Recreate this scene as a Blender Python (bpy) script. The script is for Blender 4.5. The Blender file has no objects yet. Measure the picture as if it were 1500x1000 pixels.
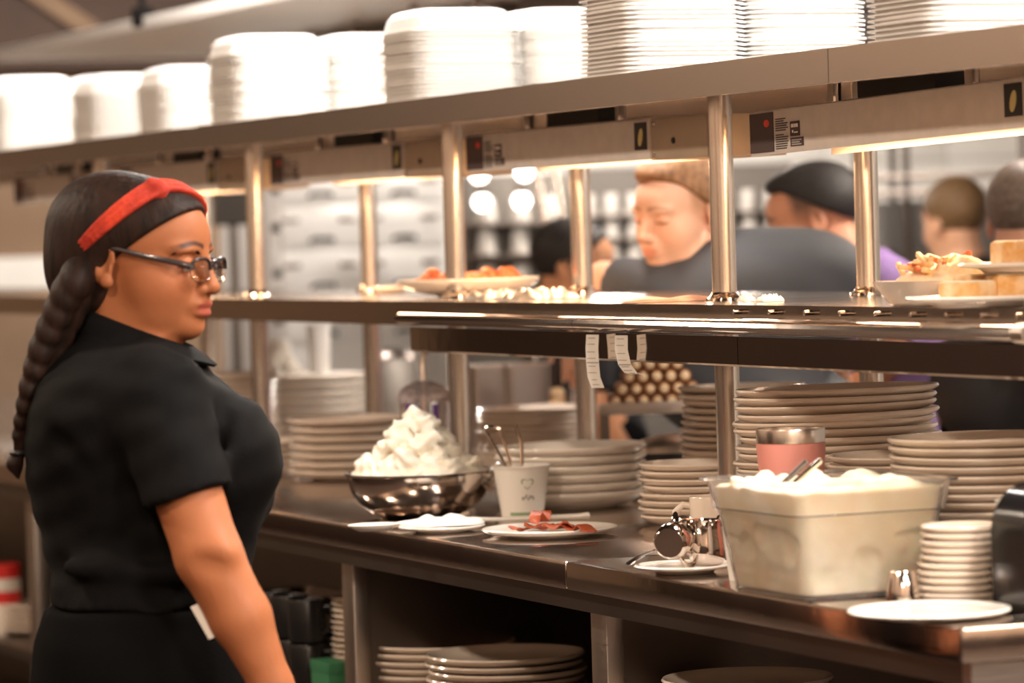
import bpy, bmesh, math, random
import numpy as np
from mathutils import Vector, Matrix, Euler

SC = bpy.context.scene
COL = SC.collection
PI = math.pi

# ------------------------------------------------------------------ camera
# X runs along the pass counter (towards the camera end), Y across it
# (towards the kitchen), Z up.  Front posts stand on Y = 0.
F_PX = 5600.0
Z_COUNTER, CAM_Z = 0.94, 1.445
Z_MID = CAM_Z - 0.119            # top of the middle shelf
Z_TOP = CAM_Z + 0.2125           # underside of the top shelf
_roll = math.atan(0.03)
_pitch = math.atan(155.2 / F_PX)
_alpha = math.radians(22.45)
_d0 = Vector((-math.cos(_alpha), math.sin(_alpha), 0))
_right = Vector((math.sin(_alpha), math.cos(_alpha), 0))
_up = Vector((0, 0, 1))
FWD = _d0 * math.cos(_pitch) - _up * math.sin(_pitch)
_up1 = _d0 * math.sin(_pitch) + _up * math.cos(_pitch)
RGT = _right * math.cos(_roll) - _up1 * math.sin(_roll)
UPV = _right * math.sin(_roll) + _up1 * math.cos(_roll)

def ray(px, py):
    return FWD + RGT * ((px - 750) / F_PX) - UPV * ((py - 500) / F_PX)

CAM = Vector((0, 0, Z_MID)) - ray(1062, 441) * 6.36
CAM.z = CAM_Z

def at_z(px, py, z):
    r = ray(px, py); return CAM + r * ((z - CAM.z) / r.z)
def at_y(px, py, y):
    r = ray(px, py); return CAM + r * ((y - CAM.y) / r.y)
def at_x(px, py, x):
    r = ray(px, py); return CAM + r * ((x - CAM.x) / r.x)
def at_d(px, py, d):
    return CAM + ray(px, py) * d
def pix(p):
    v = Vector(p) - CAM; d = v.dot(FWD)
    return 750 + F_PX * v.dot(RGT) / d, 500 - F_PX * v.dot(UPV) / d, d

cam_data = bpy.data.cameras.new('camera')
cam = bpy.data.objects.new('camera', cam_data); COL.objects.link(cam)
cam_data.sensor_width = 36.0
cam_data.lens = 36.0 * F_PX / 1500.0
cam_data.clip_start = 0.1; cam_data.clip_end = 100
cam_data.dof.use_dof = True
cam_data.dof.focus_distance = 5.95
cam_data.dof.aperture_fstop = (cam_data.lens / 1000.0) / 0.036
M = Matrix((RGT, UPV, -FWD)).transposed().to_4x4(); M.translation = CAM
cam.matrix_world = M
SC.camera = cam

# ------------------------------------------------------------------ exposure, world
SC.view_settings.view_transform = 'Standard'
SC.view_settings.look = 'None'
SC.view_settings.gamma = 1.0
SC.view_settings.use_curve_mapping = False
SC.view_settings.exposure = 0.95
W = bpy.data.worlds.new('world'); SC.world = W; W.use_nodes = True
W.node_tree.nodes['Background'].inputs[0].default_value = (1.0, 0.78, 0.62, 1)
W.node_tree.nodes['Background'].inputs[1].default_value = 0.6

# ------------------------------------------------------------------ large lamps of the place, some added as fill
def area(name, loc, size, power, color=(1, .86, .72), rot=(0, 0, 0), size_y=None, spread=PI):
    l = bpy.data.lights.new(name, 'AREA'); l.energy = power; l.color = color
    l.shape = 'RECTANGLE' if size_y else 'SQUARE'; l.size = size
    if size_y: l.size_y = size_y
    l.spread = spread
    o = bpy.data.objects.new(name, l); COL.objects.link(o)
    o.location = loc; o.rotation_euler = rot
    return o
WARM = (1.0, 0.80, 0.62)
NEUT = (1.0, 0.93, 0.86)
Z_CEIL = 3.0
# troffers over the cook line, one row above the pass, and added fill over the aisle and dining side
Z_HOOD = CAM_Z + 0.633         # underside of the exhaust canopy
KITCHEN_LAMPS = [(0.6, 1.7), (-1.6, 1.7), (-3.6, 1.7), (-5.6, 2.3)]   # jar lamps, built with the canopy
PASS_LAMPS = [(4.9, -0.3, 110), (2.9, 0.1, 55), (0.9, 0.25, 42), (-1.6, 0.25, 40), (-3.8, 0.25, 28), (-7.6, 0.9, 13), (-7.4, 3.2, 75)]  # the last two are added to brighten the end wall
DINING_FILL = [(6.2, -2.4, 75), (6.2, 1.2, 75)]  # unseen lamps added as front fill from behind the camera
for (lx, ly, pw) in DINING_FILL:
    area('dining_fill_light', (lx, ly, Z_CEIL - 0.03), 0.5, pw, WARM, size_y=0.5)
for (lx, ly, pw) in PASS_LAMPS:
    area('pass_troffer_light', (lx, ly, Z_CEIL - 0.03), 0.6, pw, NEUT, size_y=0.6)
AISLE_FILL = [(2.4, -2.75, 30), (-0.4, -2.75, 34), (-3.2, -2.75, 34), (-6.0, -2.75, 26)]  # unseen wall washers, added to brighten what the shelf lip and lamp housings reflect
for (lx, ly, pw) in AISLE_FILL:
    area('aisle_fill_light', (lx, ly, Z_CEIL - 0.03), 0.3, pw, WARM, size_y=0.3)

# ------------------------------------------------------------------ materials
MATS = {}
def mat(name, color, rough=0.5, metal=0.0, noise=0.0, nscale=8.0, bump=0.0, bscale=60.0, stretch=None,
        spec=0.5, emit=None, estr=0.0, trans=0.0, sss=0.0, coat=0.0, ior=1.45, color2=None, rvar=0.0, aniso=0.0, vcol=False, sheen=0.0):
    m = bpy.data.materials.new(name); m.use_nodes = True
    nt = m.node_tree; b = nt.nodes['Principled BSDF']
    c = (*color, 1)
    b.inputs['Base Color'].default_value = c
    b.inputs['Roughness'].default_value = rough
    b.inputs['Metallic'].default_value = metal
    b.inputs['Specular IOR Level'].default_value = spec
    b.inputs['IOR'].default_value = ior
    b.inputs['Transmission Weight'].default_value = trans
    b.inputs['Subsurface Weight'].default_value = sss
    if sss: b.inputs['Subsurface Radius'].default_value = (0.012, 0.005, 0.003); b.inputs['Subsurface Scale'].default_value = 1.0
    b.inputs['Coat Weight'].default_value = coat
    b.inputs['Anisotropic'].default_value = aniso
    b.inputs['Sheen Weight'].default_value = sheen
    if emit:
        b.inputs['Emission Color'].default_value = (*emit, 1); b.inputs['Emission Strength'].default_value = estr
    if noise or bump or color2 or rvar:
        tc = nt.nodes.new('ShaderNodeTexCoord'); mp = nt.nodes.new('ShaderNodeMapping')
        nt.links.new(tc.outputs['Object'], mp.inputs['Vector'])
        if stretch: mp.inputs['Scale'].default_value = stretch
    if noise or color2 or rvar:
        n = nt.nodes.new('ShaderNodeTexNoise'); n.inputs['Scale'].default_value = nscale; n.inputs['Detail'].default_value = 5
        nt.links.new(mp.outputs[0], n.inputs['Vector'])
        if noise or color2:
            r = nt.nodes.new('ShaderNodeValToRGB')
            a = color; d = color2 if color2 else tuple(max(0, x * (1 - noise)) for x in color)
            r.color_ramp.elements[0].color = (*d, 1); r.color_ramp.elements[1].color = (*a, 1)
            r.color_ramp.elements[0].position = 0.35; r.color_ramp.elements[1].position = 0.65
            nt.links.new(n.outputs['Fac'], r.inputs[0]); nt.links.new(r.outputs[0], b.inputs['Base Color'])
        if rvar:
            mr = nt.nodes.new('ShaderNodeMapRange'); mr.inputs['To Min'].default_value = max(0.02, rough - rvar); mr.inputs['To Max'].default_value = rough + rvar
            nt.links.new(n.outputs['Fac'], mr.inputs['Value']); nt.links.new(mr.outputs[0], b.inputs['Roughness'])
    if bump:
        n2 = nt.nodes.new('ShaderNodeTexNoise'); n2.inputs['Scale'].default_value = bscale; n2.inputs['Detail'].default_value = 3
        nt.links.new(mp.outputs[0], n2.inputs['Vector'])
        bp = nt.nodes.new('ShaderNodeBump'); bp.inputs['Strength'].default_value = bump; bp.inputs['Distance'].default_value = 0.004
        nt.links.new(n2.outputs['Fac'], bp.inputs['Height']); nt.links.new(bp.outputs[0], b.inputs['Normal'])
    if vcol:
        at = nt.nodes.new('ShaderNodeAttribute'); at.attribute_name = 'Col'
        nt.links.new(at.outputs['Color'], b.inputs['Base Color'])
    MATS[name] = m
    return m

mat('steel', (.60, .54, .49), .30, 1.0, bump=.05, bscale=120, stretch=(1, 1, 14), rvar=.06, nscale=14)
mat('steel_shelf', (.56, .50, .45), .27, 1.0)
mat('steel_mid', (.58, .51, .45), .15, 1.0, bump=.06, bscale=18, rvar=.05, nscale=5)
mat('steel_polished', (.72, .64, .58), .07, 1.0, bump=.05, bscale=14)
mat('steel_post', (.80, .72, .64), .24, 1.0)
mat('steel_bowl', (.70, .62, .56), .13, 1.0, bump=.05, bscale=20)
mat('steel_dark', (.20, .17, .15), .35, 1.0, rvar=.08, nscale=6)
mat('steel_counter', (.50, .43, .38), .14, 1.0, bump=.06, bscale=40, rvar=.07, nscale=9)
mat('alu_lamp', (.62, .575, .535), .5, .1, noise=.08, nscale=30)
mat('tan_box', (.50, .41, .31), .45, .4, noise=.1, nscale=12)
mat('plate', (.84, .72, .60), .16, coat=.3, noise=.05, nscale=10)
mat('plate_white', (.89, .82, .73), .16, coat=.3, noise=.04, nscale=10)
mat('foam', (.88, .86, .83), .55, bump=.12, bscale=300)
mat('paper', (.90, .86, .79), .7, bump=.08, bscale=60)
mat('paper_print', (.30, .42, .25), .7)
mat('paper_grey', (.42, .40, .38), .7)
mat('black', (.012, .011, .011), .45)
mat('black_gloss', (.012, .011, .011), .15)
mat('matte_black', (.010, .009, .009), .9, spec=.1)
mat('rubber', (.02, .018, .018), .6)
mat('shirt', (.0052, .0046, .0043), .82, bump=.25, bscale=350, noise=.3, nscale=30, spec=.10)
mat('trousers', (.0032, .003, .003), .9, spec=.05, bump=.2, bscale=250)
mat('white_print', (.85, .82, .78), .6)
mat('sticker_dark', (.06, .035, .035), .5)
mat('sticker_red', (.75, .06, .03), .5)
mat('corn_yellow', (.60, .52, .22), .5)
mat('bulkhead', (.075, .045, .033), .85, noise=.15, nscale=4)
mat('ceiling', (.05, .033, .025), .8, noise=.12, nscale=4)
mat('wall_brown', (.24, .15, .09), .8, noise=.15, nscale=3)
mat('wall_white', (.78, .74, .68), .6, noise=.05, nscale=6)
mat('grout', (.40, .37, .34), .8)
mat('tile', (.82, .78, .72), .3, noise=.05, nscale=4)
mat('floor', (.055, .035, .026), .45, noise=.3, nscale=5)
mat('hood', (.86, .81, .75), .38, .15, rvar=.08, nscale=6)
mat('filament', (1, .6, .3), .5, emit=(1, .55, .25), estr=14)
mat('lamp_white', (1, 1, 1), .5, emit=(1, .93, .85), estr=7)
mat('bulb', (1, 1, 1), .4, emit=(1, .93, .84), estr=4.5)
mat('jar_bulb', (1, 1, 1), .4, emit=(1, .90, .80), estr=185)
mat('hair', (.024, .011, .007), .55, spec=.14, bump=.6, bscale=90, stretch=(1, 1, .25), color2=(.012, .007, .005), nscale=60)
mat('brow', (.014, .008, .006), .95, spec=.05)
mat('scarf', (.54, .042, .012), .85, bump=.5, bscale=120, stretch=(1, 1, .4), color2=(.33, .020, .007), nscale=25)

# ------------------------------------------------------------------ objects
def link(name, me, m=None, parent=None, loc=None, rot=None):
    o = bpy.data.objects.new(name, me); COL.objects.link(o)
    if m is not None and me is not None and len(me.materials) == 0: me.materials.append(MATS[m])
    if parent: o.parent = parent
    if loc is not None: o.location = loc
    if rot is not None: o.rotation_euler = rot if not isinstance(rot, (int, float)) else (0, 0, rot)
    return o
def tag(o, label, cat, group=None, kind=None):
    o['label'] = label; o['category'] = cat
    if group: o['group'] = group
    if kind: o['kind'] = kind
    return o
def struct(o, label=None, cat=None):
    o['kind'] = 'structure'
    if label: o['label'] = label
    if cat: o['category'] = cat
    return o
def thing(name, label, cat, loc=(0, 0, 0), rot=0, group=None):
    o = bpy.data.objects.new(name, None); COL.objects.link(o); o.empty_display_size = .05
    o.location = loc; o.rotation_euler = rot if not isinstance(rot, (int, float)) else (0, 0, rot)
    return tag(o, label, cat, group)
def copy_tree(o, parent=None):
    c = o.copy(); COL.objects.link(c); c.parent = parent
    for ch in list(o.children): copy_tree(ch, c)
    return c

def mk(verts, faces, smooth=True, name='m', angle=40):
    me = bpy.data.meshes.new(name); me.from_pydata([tuple(v) for v in verts], [], [tuple(f) for f in faces]); me.update()
    if smooth:
        me.polygons.foreach_set('use_smooth', [True] * len(me.polygons))
        if angle: 
            try: me.set_sharp_from_angle(angle=math.radians(angle))
            except Exception: pass
    return me
class G:
    """collects shapes into one mesh"""
    def __init__(s): s.v = []; s.f = []
    def add(s, v, f, M=None):
        n = len(s.v)
        s.v += [tuple(M @ Vector(p)) if M else tuple(p) for p in v]
        s.f += [tuple(i + n for i in q) for q in f]; return s
    def box(s, x0, x1, y0, y1, z0, z1, b=0.0, M=None):
        bm = bmesh.new(); bmesh.ops.create_cube(bm, size=1)
        for v in bm.verts: v.co = ((x0 + x1) / 2 + v.co.x * (x1 - x0), (y0 + y1) / 2 + v.co.y * (y1 - y0), (z0 + z1) / 2 + v.co.z * (z1 - z0))
        if b: bmesh.ops.bevel(bm, geom=bm.edges[:], offset=b, segments=2, affect='EDGES', profile=.6)
        bm.verts.index_update()
        s.add([v.co[:] for v in bm.verts], [[v.index for v in f.verts] for f in bm.faces], M); bm.free(); return s
    def lathe(s, prof, n=32, sx=1, sy=1, M=None, sq=2.0):
        """revolve (r, z) points; sx, sy squash to an oval; sq is the superellipse power"""
        v = []; f = []; rows = []
        for (r, z) in prof:
            if r < 1e-6: rows.append([len(v)]); v.append((0, 0, z))
            else:
                rows.append(list(range(len(v), len(v) + n)))
                for k in range(n):
                    a = 2 * PI * k / n; ca, sa = math.cos(a), math.sin(a)
                    q = (abs(ca) ** sq + abs(sa) ** sq) ** (-1 / sq)
                    v.append((r * q * ca * sx, r * q * sa * sy, z))
        for i in range(len(rows) - 1):
            a, b = rows[i], rows[i + 1]
            for k in range(n):
                k2 = (k + 1) % n
                if len(a) == 1 and len(b) == 1: continue
                if len(a) == 1: f.append((a[0], b[k2], b[k]))
                elif len(b) == 1: f.append((a[k], a[k2], b[0]))
                else: f.append((a[k], a[k2], b[k2], b[k]))
        return s.add(v, f, M)
    def tube(s, path, r, n=8, caps=True, flat=1.0):
        pts = [Vector(p) for p in path]; rr = r if hasattr(r, '__len__') else [r] * len(pts)
        v = []; f = []; up = None
        for i, p in enumerate(pts):
            t = (pts[min(i + 1, len(pts) - 1)] - pts[max(i - 1, 0)]).normalized()
            if up is None: up = Vector((0, 0, 1)) if abs(t.z) < .9 else Vector((1, 0, 0))
            a = t.cross(up).normalized(); b = a.cross(t).normalized(); up = b
            for k in range(n):
                w = 2 * PI * k / n
                v.append(p + a * math.cos(w) * rr[i] + b * math.sin(w) * rr[i] * flat)
        for i in range(len(pts) - 1):
            for k in range(n):
                k2 = (k + 1) % n; f.append((i * n + k, i * n + k2, (i + 1) * n + k2, (i + 1) * n + k))
        if caps: f.append(tuple(range(n))[::-1]); f.append(tuple((len(pts) - 1) * n + k for k in range(n)))
        return s.add(v, f)
    def prism(s, poly, x0, x1, M=None):
        """extrude a (y, z) polygon along X"""
        n = len(poly); v = [(x0, y, z) for y, z in poly] + [(x1, y, z) for y, z in poly]
        f = [(i, (i + 1) % n, n + (i + 1) % n, n + i) for i in range(n)] + [tuple(range(n))[::-1], tuple(range(n, 2 * n))]
        return s.add(v, f, M)
    def me(s, smooth=True, angle=40):
        me = mk(s.v, s.f, False)
        bm = bmesh.new(); bm.from_mesh(me); bmesh.ops.recalc_face_normals(bm, faces=bm.faces[:]); bm.to_mesh(me); bm.free()
        if smooth:
            me.polygons.foreach_set('use_smooth', [True] * len(me.polygons))
            me.set_sharp_from_angle(angle=math.radians(angle))
        return me
    def obj(s, name, m, parent=None, loc=None, rot=None, smooth=True, angle=40):
        return link(name, s.me(smooth, angle), m, parent, loc, rot)

# ------------------------------------------------------------------ implicit shapes -> mesh (surface nets)
def axis(lo, hi, fine=None, h=.006, hf=.0025):
    """grid coordinates, fine inside an interval"""
    if fine is None: return np.arange(lo, hi + h, h)
    a = list(np.arange(lo, fine[0], h)) + list(np.arange(fine[0], fine[1], hf)) + list(np.arange(fine[1], hi + h, h))
    return np.array(sorted(set(np.round(a, 5))))
class Field:
    def __init__(s, xs, ys, zs):
        s.xs, s.ys, s.zs = [np.asarray(a, dtype=np.float32) for a in (xs, ys, zs)]
        s.d = np.full((len(xs), len(ys), len(zs)), 1.0, dtype=np.float32)
    def _win(s, lo, hi):
        w = []
        for ax, a, b in zip((s.xs, s.ys, s.zs), lo, hi):
            i0 = max(0, int(np.searchsorted(ax, a)) - 1); i1 = min(len(ax), int(np.searchsorted(ax, b)) + 1)
            if i1 <= i0: return None
            w.append(slice(i0, i1))
        return tuple(w)
    def _op(s, fn, lo, hi, k, mode):
        pad = k + .02
        w = s._win([a - pad for a in lo], [a + pad for a in hi])
        if w is None: return
        X = s.xs[w[0]][:, None, None]; Y = s.ys[w[1]][None, :, None]; Z = s.zs[w[2]][None, None, :]
        b = fn(X, Y, Z).astype(np.float32); a = s.d[w]
        if mode == 'add':
            if k > 0:
                h = np.clip(.5 + .5 * (b - a) / k, 0, 1); s.d[w] = b * (1 - h) + a * h - k * h * (1 - h)
            else: s.d[w] = np.minimum(a, b)
        else:
            if k > 0:
                h = np.clip(.5 - .5 * (b + a) / k, 0, 1); s.d[w] = a * (1 - h) - b * h + k * h * (1 - h)
            else: s.d[w] = np.maximum(a, -b)
    def ell(s, c, r, k=.01, rot=None, mode='add'):
        c = np.array(c, dtype=np.float32); r = np.array(r, dtype=np.float32)
        R = np.array((Euler(rot).to_matrix() if rot else Matrix.Identity(3)), dtype=np.float32)
        def fn(X, Y, Z):
            x, y, z = X - c[0], Y - c[1], Z - c[2]
            if rot:
                x, y, z = R[0, 0] * x + R[1, 0] * y + R[2, 0] * z, R[0, 1] * x + R[1, 1] * y + R[2, 1] * z, R[0, 2] * x + R[1, 2] * y + R[2, 2] * z
            k0 = np.sqrt((x / r[0]) ** 2 + (y / r[1]) ** 2 + (z / r[2]) ** 2)
            k1 = np.sqrt((x / r[0] ** 2) ** 2 + (y / r[1] ** 2) ** 2 + (z / r[2] ** 2) ** 2)
            return k0 * (k0 - 1) / np.maximum(k1, 1e-6)
        m = float(r.max()) if rot else None
        lo = c - (m if rot else r); hi = c + (m if rot else r)
        s._op(fn, lo, hi, k, mode); return s
    def cap(s, a, b, ra, rb=None, k=.01, mode='add', flat=None):
        """tapered capsule"""
        rb = ra if rb is None else rb
        a = np.array(a, dtype=np.float32); b = np.array(b, dtype=np.float32); ab = b - a; L2 = float(ab @ ab) + 1e-9
        def fn(X, Y, Z):
            x, y, z = X - a[0], Y - a[1], Z - a[2]
            t = np.clip((x * ab[0] + y * ab[1] + z * ab[2]) / L2, 0, 1)
            return np.sqrt((x - ab[0] * t) ** 2 + (y - ab[1] * t) ** 2 + (z - ab[2] * t) ** 2) - (ra + (rb - ra) * t)
        m = max(ra, rb); s._op(fn, np.minimum(a, b) - m, np.maximum(a, b) + m, k, mode); return s
    def chain(s, pts, rs, k=.01, mode='add'):
        for i in range(len(pts) - 1): s.cap(pts[i], pts[i + 1], rs[i], rs[i + 1], k, mode)
        return s
    def cut(s, fn):
        X = s.xs[:, None, None]; Y = s.ys[None, :, None]; Z = s.zs[None, None, :]
        s.d = np.maximum(s.d, fn(X, Y, Z).astype(np.float32)); return s
    def mesh(s, smooth_iter=1):
        d = s.d; ins = d < 0
        c = np.zeros(tuple(n - 1 for n in d.shape), dtype=np.int8)
        for i in (0, 1):
            for j in (0, 1):
                for k in (0, 1): c += ins[i:d.shape[0] - 1 + i, j:d.shape[1] - 1 + j, k:d.shape[2] - 1 + k]
        cells = np.argwhere((c > 0) & (c < 8))
        idx = np.full(c.shape, -1, dtype=np.int64); idx[tuple(cells.T)] = np.arange(len(cells))
        P = np.zeros((len(cells), 3)); N = np.zeros(len(cells))
        co = [np.array(o) for o in [(0,0,0),(1,0,0),(0,1,0),(1,1,0),(0,0,1),(1,0,1),(0,1,1),(1,1,1)]]
        ed = [(0,1),(2,3),(4,5),(6,7),(0,2),(1,3),(4,6),(5,7),(0,4),(1,5),(2,6),(3,7)]
        ax = (s.xs, s.ys, s.zs)
        for a, b in ed:
            ca = cells + co[a]; cb = cells + co[b]
            da = d[tuple(ca.T)]; db = d[tuple(cb.T)]; m = (da < 0) != (db < 0)
            t = np.where(m, da / np.where(m, da - db, 1), 0)
            pa = np.stack([ax[q][ca[:, q]] for q in range(3)], 1); pb = np.stack([ax[q][cb[:, q]] for q in range(3)], 1)
            P[m] += (pa + (pb - pa) * t[:, None])[m]; N[m] += 1
        P /= N[:, None]
        quads = []
        for q in range(3):
            u, w = [(1, 2), (2, 0), (0, 1)][q]
            sh = [slice(None)] * 3; sh2 = [slice(None)] * 3
            sh[q] = slice(0, -1); sh2[q] = slice(1, None)
            A = ins[tuple(sh)]; B = ins[tuple(sh2)]
            e = np.argwhere(A != B)
            ok = (e[:, u] > 0) & (e[:, w] > 0) & (e[:, u] < d.shape[u] - 1) & (e[:, w] < d.shape[w] - 1)
            e = e[ok]
            if not len(e): continue
            sgn = A[tuple(e.T)]
            def cell(du, dw):
                z = e.copy(); z[:, u] += du; z[:, w] += dw; return idx[tuple(z.T)]
            Q = np.stack([cell(-1, -1), cell(0, -1), cell(0, 0), cell(-1, 0)], 1)
            Q[~sgn] = Q[~sgn][:, ::-1]
            quads.append(Q)
        Q = np.concatenate(quads)
        Q = Q[(Q >= 0).all(1)]
        for _ in range(smooth_iter):
            acc = np.zeros_like(P); cn = np.zeros(len(P))
            for a, b in ((0, 1), (1, 2), (2, 3), (3, 0)):
                np.add.at(acc, Q[:, a], P[Q[:, b]]); np.add.at(acc, Q[:, b], P[Q[:, a]])
                np.add.at(cn, Q[:, a], 1); np.add.at(cn, Q[:, b], 1)
            P = P * .5 + .5 * acc / np.maximum(cn, 1)[:, None]
        me = bpy.data.meshes.new('m')
        me.vertices.add(len(P)); me.vertices.foreach_set('co', P.astype(np.float32).ravel())
        me.loops.add(Q.size); me.loops.foreach_set('vertex_index', Q.astype(np.int32).ravel())
        me.polygons.add(len(Q)); me.polygons.foreach_set('loop_start', np.arange(0, Q.size, 4, dtype=np.int32))
        me.update(calc_edges=True); me.validate()
        me.polygons.foreach_set('use_smooth', [True] * len(me.polygons))
        return me
def vcolor(me, fn):
    """albedo per vertex from fn(P (n,3)) -> (n,3)"""
    P = np.zeros(len(me.vertices) * 3, dtype=np.float32); me.vertices.foreach_get('co', P); P = P.reshape(-1, 3)
    C = np.ones((len(P), 4), dtype=np.float32); C[:, :3] = fn(P)
    a = me.color_attributes.new('Col', 'FLOAT_COLOR', 'POINT'); a.data.foreach_set('color', C.ravel())

# ------------------------------------------------------------------ the room
mat('wall_dark', (.36, .26, .19), .55, noise=.4, nscale=3)
mat('wood_dark', (.035, .018, .011), .45, noise=.4, nscale=4, stretch=(1, 1, .2))
X_END, Y_KIT, Y_AISLE = -9.0, 6.2, -3.4
def slab(name, x0, x1, y0, y1, z0, z1, m, label=None, cat=None):
    return struct(G().box(x0, x1, y0, y1, z0, z1).obj(name, m, smooth=False), label, cat)
slab('floor', X_END, 7, Y_AISLE, Y_KIT, -.1, 0, 'floor')
slab('ceiling', X_END, 7, Y_AISLE - .12, Y_KIT, Z_CEIL, Z_CEIL + .1, 'ceiling')
slab('wall_end', X_END - .12, X_END, Y_AISLE - .12, Y_KIT, 0, Z_CEIL, 'wall_brown')
slab('wall_aisle', X_END, 7, Y_AISLE - .12, Y_AISLE, 0, Z_CEIL, 'wall_dark')
slab('wall_dining', 7, 7.12, Y_AISLE - .12, Y_KIT, 0, Z_CEIL, 'wall_dark')
slab('trim_4', X_END, 6.98, Y_AISLE, Y_AISLE + .02, 0, 1.25, 'wood_dark')  # unseen dark wainscot, added to darken reflections in the counter fascia
slab('trim_5', 6.98, 7, Y_AISLE, Y_KIT, 0, 1.05, 'wood_dark')  # unseen dark wainscot, added to darken the reflection in the counter end
slab('wall_kitchen', X_END, 5, Y_KIT, Y_KIT + .12, 0, Z_CEIL, 'wall_white')
# dark bulkhead over the end wall with a slanting batten
XBK = X_END + .25
slab('trim_6', X_END, XBK, Y_AISLE, Y_KIT, 2.15, Z_CEIL, 'bulkhead')
a = at_x(48, -12, XBK); b = at_x(150, 56, XBK)
dv = (b - a).normalized(); nv = Vector((0, -dv.z, dv.y)) * .035
g = G(); q = [a - dv * .5 - nv, a - dv * .5 + nv, b + nv, b - nv]
g.add([(XBK, p.y, p.z) for p in q] + [(XBK + .02, p.y, p.z) for p in q], [(0, 1, 2, 3), (4, 7, 6, 5), (0, 4, 5, 1), (1, 5, 6, 2), (2, 6, 7, 3), (3, 7, 4, 0)])
struct(g.obj('trim_1', 'wall_brown', smooth=False))
# black speaker box hanging from the ceiling
p = at_d(209, 25, 11.0)
t = thing('ceiling_speaker', 'small black box speaker hanging from the brown ceiling', 'speaker', (p.x, p.y, Z_CEIL))
G().tube([(0, 0, 0), (0, 0, p.z - Z_CEIL + .02)], .01, 8).obj('stem', 'matte_black', t)
G().box(-.03, .03, -.025, .025, p.z - Z_CEIL - .028, p.z - Z_CEIL + .028, .004).obj('case', 'matte_black', t)

# ------------------------------------------------------------------ exhaust canopy over the cook line
mat('lip_white', (.90, .87, .83), .3)  # white colour stands in for a bright reflection along the canopy lip
YH0, YH1, XH0, XH1 = .5, 3.1, -6.55, 2.2
hood = thing('exhaust_canopy', 'wide pale steel exhaust canopy above the cook line', 'exhaust hood', (0, 0, Z_HOOD))
g = G(); g.box(XH0, XH1, YH0, YH1, .012, .024); g.obj('canopy_slab', 'hood', hood, smooth=False)
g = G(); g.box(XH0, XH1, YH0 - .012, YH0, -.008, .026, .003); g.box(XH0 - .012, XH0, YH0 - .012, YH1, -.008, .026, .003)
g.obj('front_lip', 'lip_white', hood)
for i in range(5):
    x = XH0 + .45 + i * .75
    G().box(x, x + .6, YH0 + .75, YH1 - .35, -.07, .012, .01).obj('filter_bank', 'steel_dark', hood, smooth=False)
for (lx, ly) in KITCHEN_LAMPS:
    lt = G().lathe([(0, .012), (.05, .012), (.05, -.03), (.035, -.045), (0, -.045)], 20).obj('jar_lamp_base', 'steel_dark', hood, (lx, ly, 0))
    G().lathe([(.055 * math.sin(PI * i / 12), -.102 - .055 * math.cos(PI * i / 12)) for i in range(13)], 24).obj('jar_globe', 'jar_bulb', lt)
for (px, py, d) in [(523, 18, 11.4), (606, 9, 10.6), (700, 6, 10.0)]:
    p = at_d(px, py, d); zz = Z_HOOD + .012
    t = thing('fire_nozzle', 'fire suppression nozzle on a short drop pipe under the canopy', 'nozzle', (p.x, p.y, zz), group='nozzles under the canopy')
    L = min(-.04, p.z - zz)
    G().tube([(0, 0, 0), (0, 0, L)], .012, 8).obj('drop_pipe', 'steel_dark', t)
    G().lathe([(0, L), (.034, L), (.034, L - .018), (.02, L - .03), (.018, L - .07), (0, L - .07)], 12).obj('nozzle_head', 'steel_dark', t)

# ceiling fixtures that hold the room lamps and the added fill lamps
for (lx, ly, pw) in PASS_LAMPS:
    lt = thing('ceiling_troffer', 'square recessed ceiling light of the pass row, end wall pair added', 'light', (lx, ly, Z_CEIL), group='ceiling lights above the pass')
    G().box(-.33, .33, -.33, .33, -.015, 0).obj('frame', 'wall_white', lt, smooth=False)
    G().box(-.3, .3, -.3, .3, -.02, -.015).obj('diffuser', 'lamp_white', lt, smooth=False)
for (lx, ly, pw) in DINING_FILL:
    lt = thing('dining_fill_lamp', 'unseen square fill light added over the dining side', 'light', (lx, ly, Z_CEIL), group='fill lights added over the dining side')
    G().box(-.27, .27, -.27, .27, -.015, 0).obj('frame', 'wall_white', lt, smooth=False)
    G().box(-.25, .25, -.25, .25, -.02, -.015).obj('diffuser', 'lamp_white', lt, smooth=False)
for (lx, ly, pw) in AISLE_FILL:
    lt = thing('aisle_fill_lamp', 'small warm fill light added to wash the aisle wall', 'light', (lx, ly, Z_CEIL), group='fill lights added above the server aisle')
    G().lathe([(.2, 0), (.2, -.012), (.16, -.012), (.16, 0)], 24).obj('trim_ring', 'wall_white', lt)
    G().lathe([(0, -.006), (.16, -.006)], 24).obj('lens', 'lamp_white', lt)

# ------------------------------------------------------------------ pass counter
X0, X1 = -7.2, 1.566
YF, YB = -.44, .86
WT = .045
wt = thing('worktop', 'long stainless steel worktop of the pass with plates and bowls on it', 'worktop', (0, 0, Z_COUNTER))
xs_seam = at_z(820, 822, Z_COUNTER).x
for (a, b) in ((X0, xs_seam - .0012), (xs_seam + .0012, X1)):
    G().box(a, b, YF, YB, -WT, 0, .006).obj('worktop_panel', 'steel_counter', wt)
Z_LOW = .50
uc = thing('under_counter_frame', 'dark stainless steel under-counter frame with an open lower shelf', 'counter base', (0, 0, 0))
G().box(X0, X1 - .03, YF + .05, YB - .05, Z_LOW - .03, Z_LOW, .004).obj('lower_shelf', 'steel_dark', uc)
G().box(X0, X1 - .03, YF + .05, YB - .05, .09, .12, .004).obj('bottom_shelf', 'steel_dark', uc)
G().box(X0, X1 - .03, .30, .32, .12, Z_COUNTER - WT - .001).obj('back_panel', 'steel_dark', uc, smooth=False)
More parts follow.
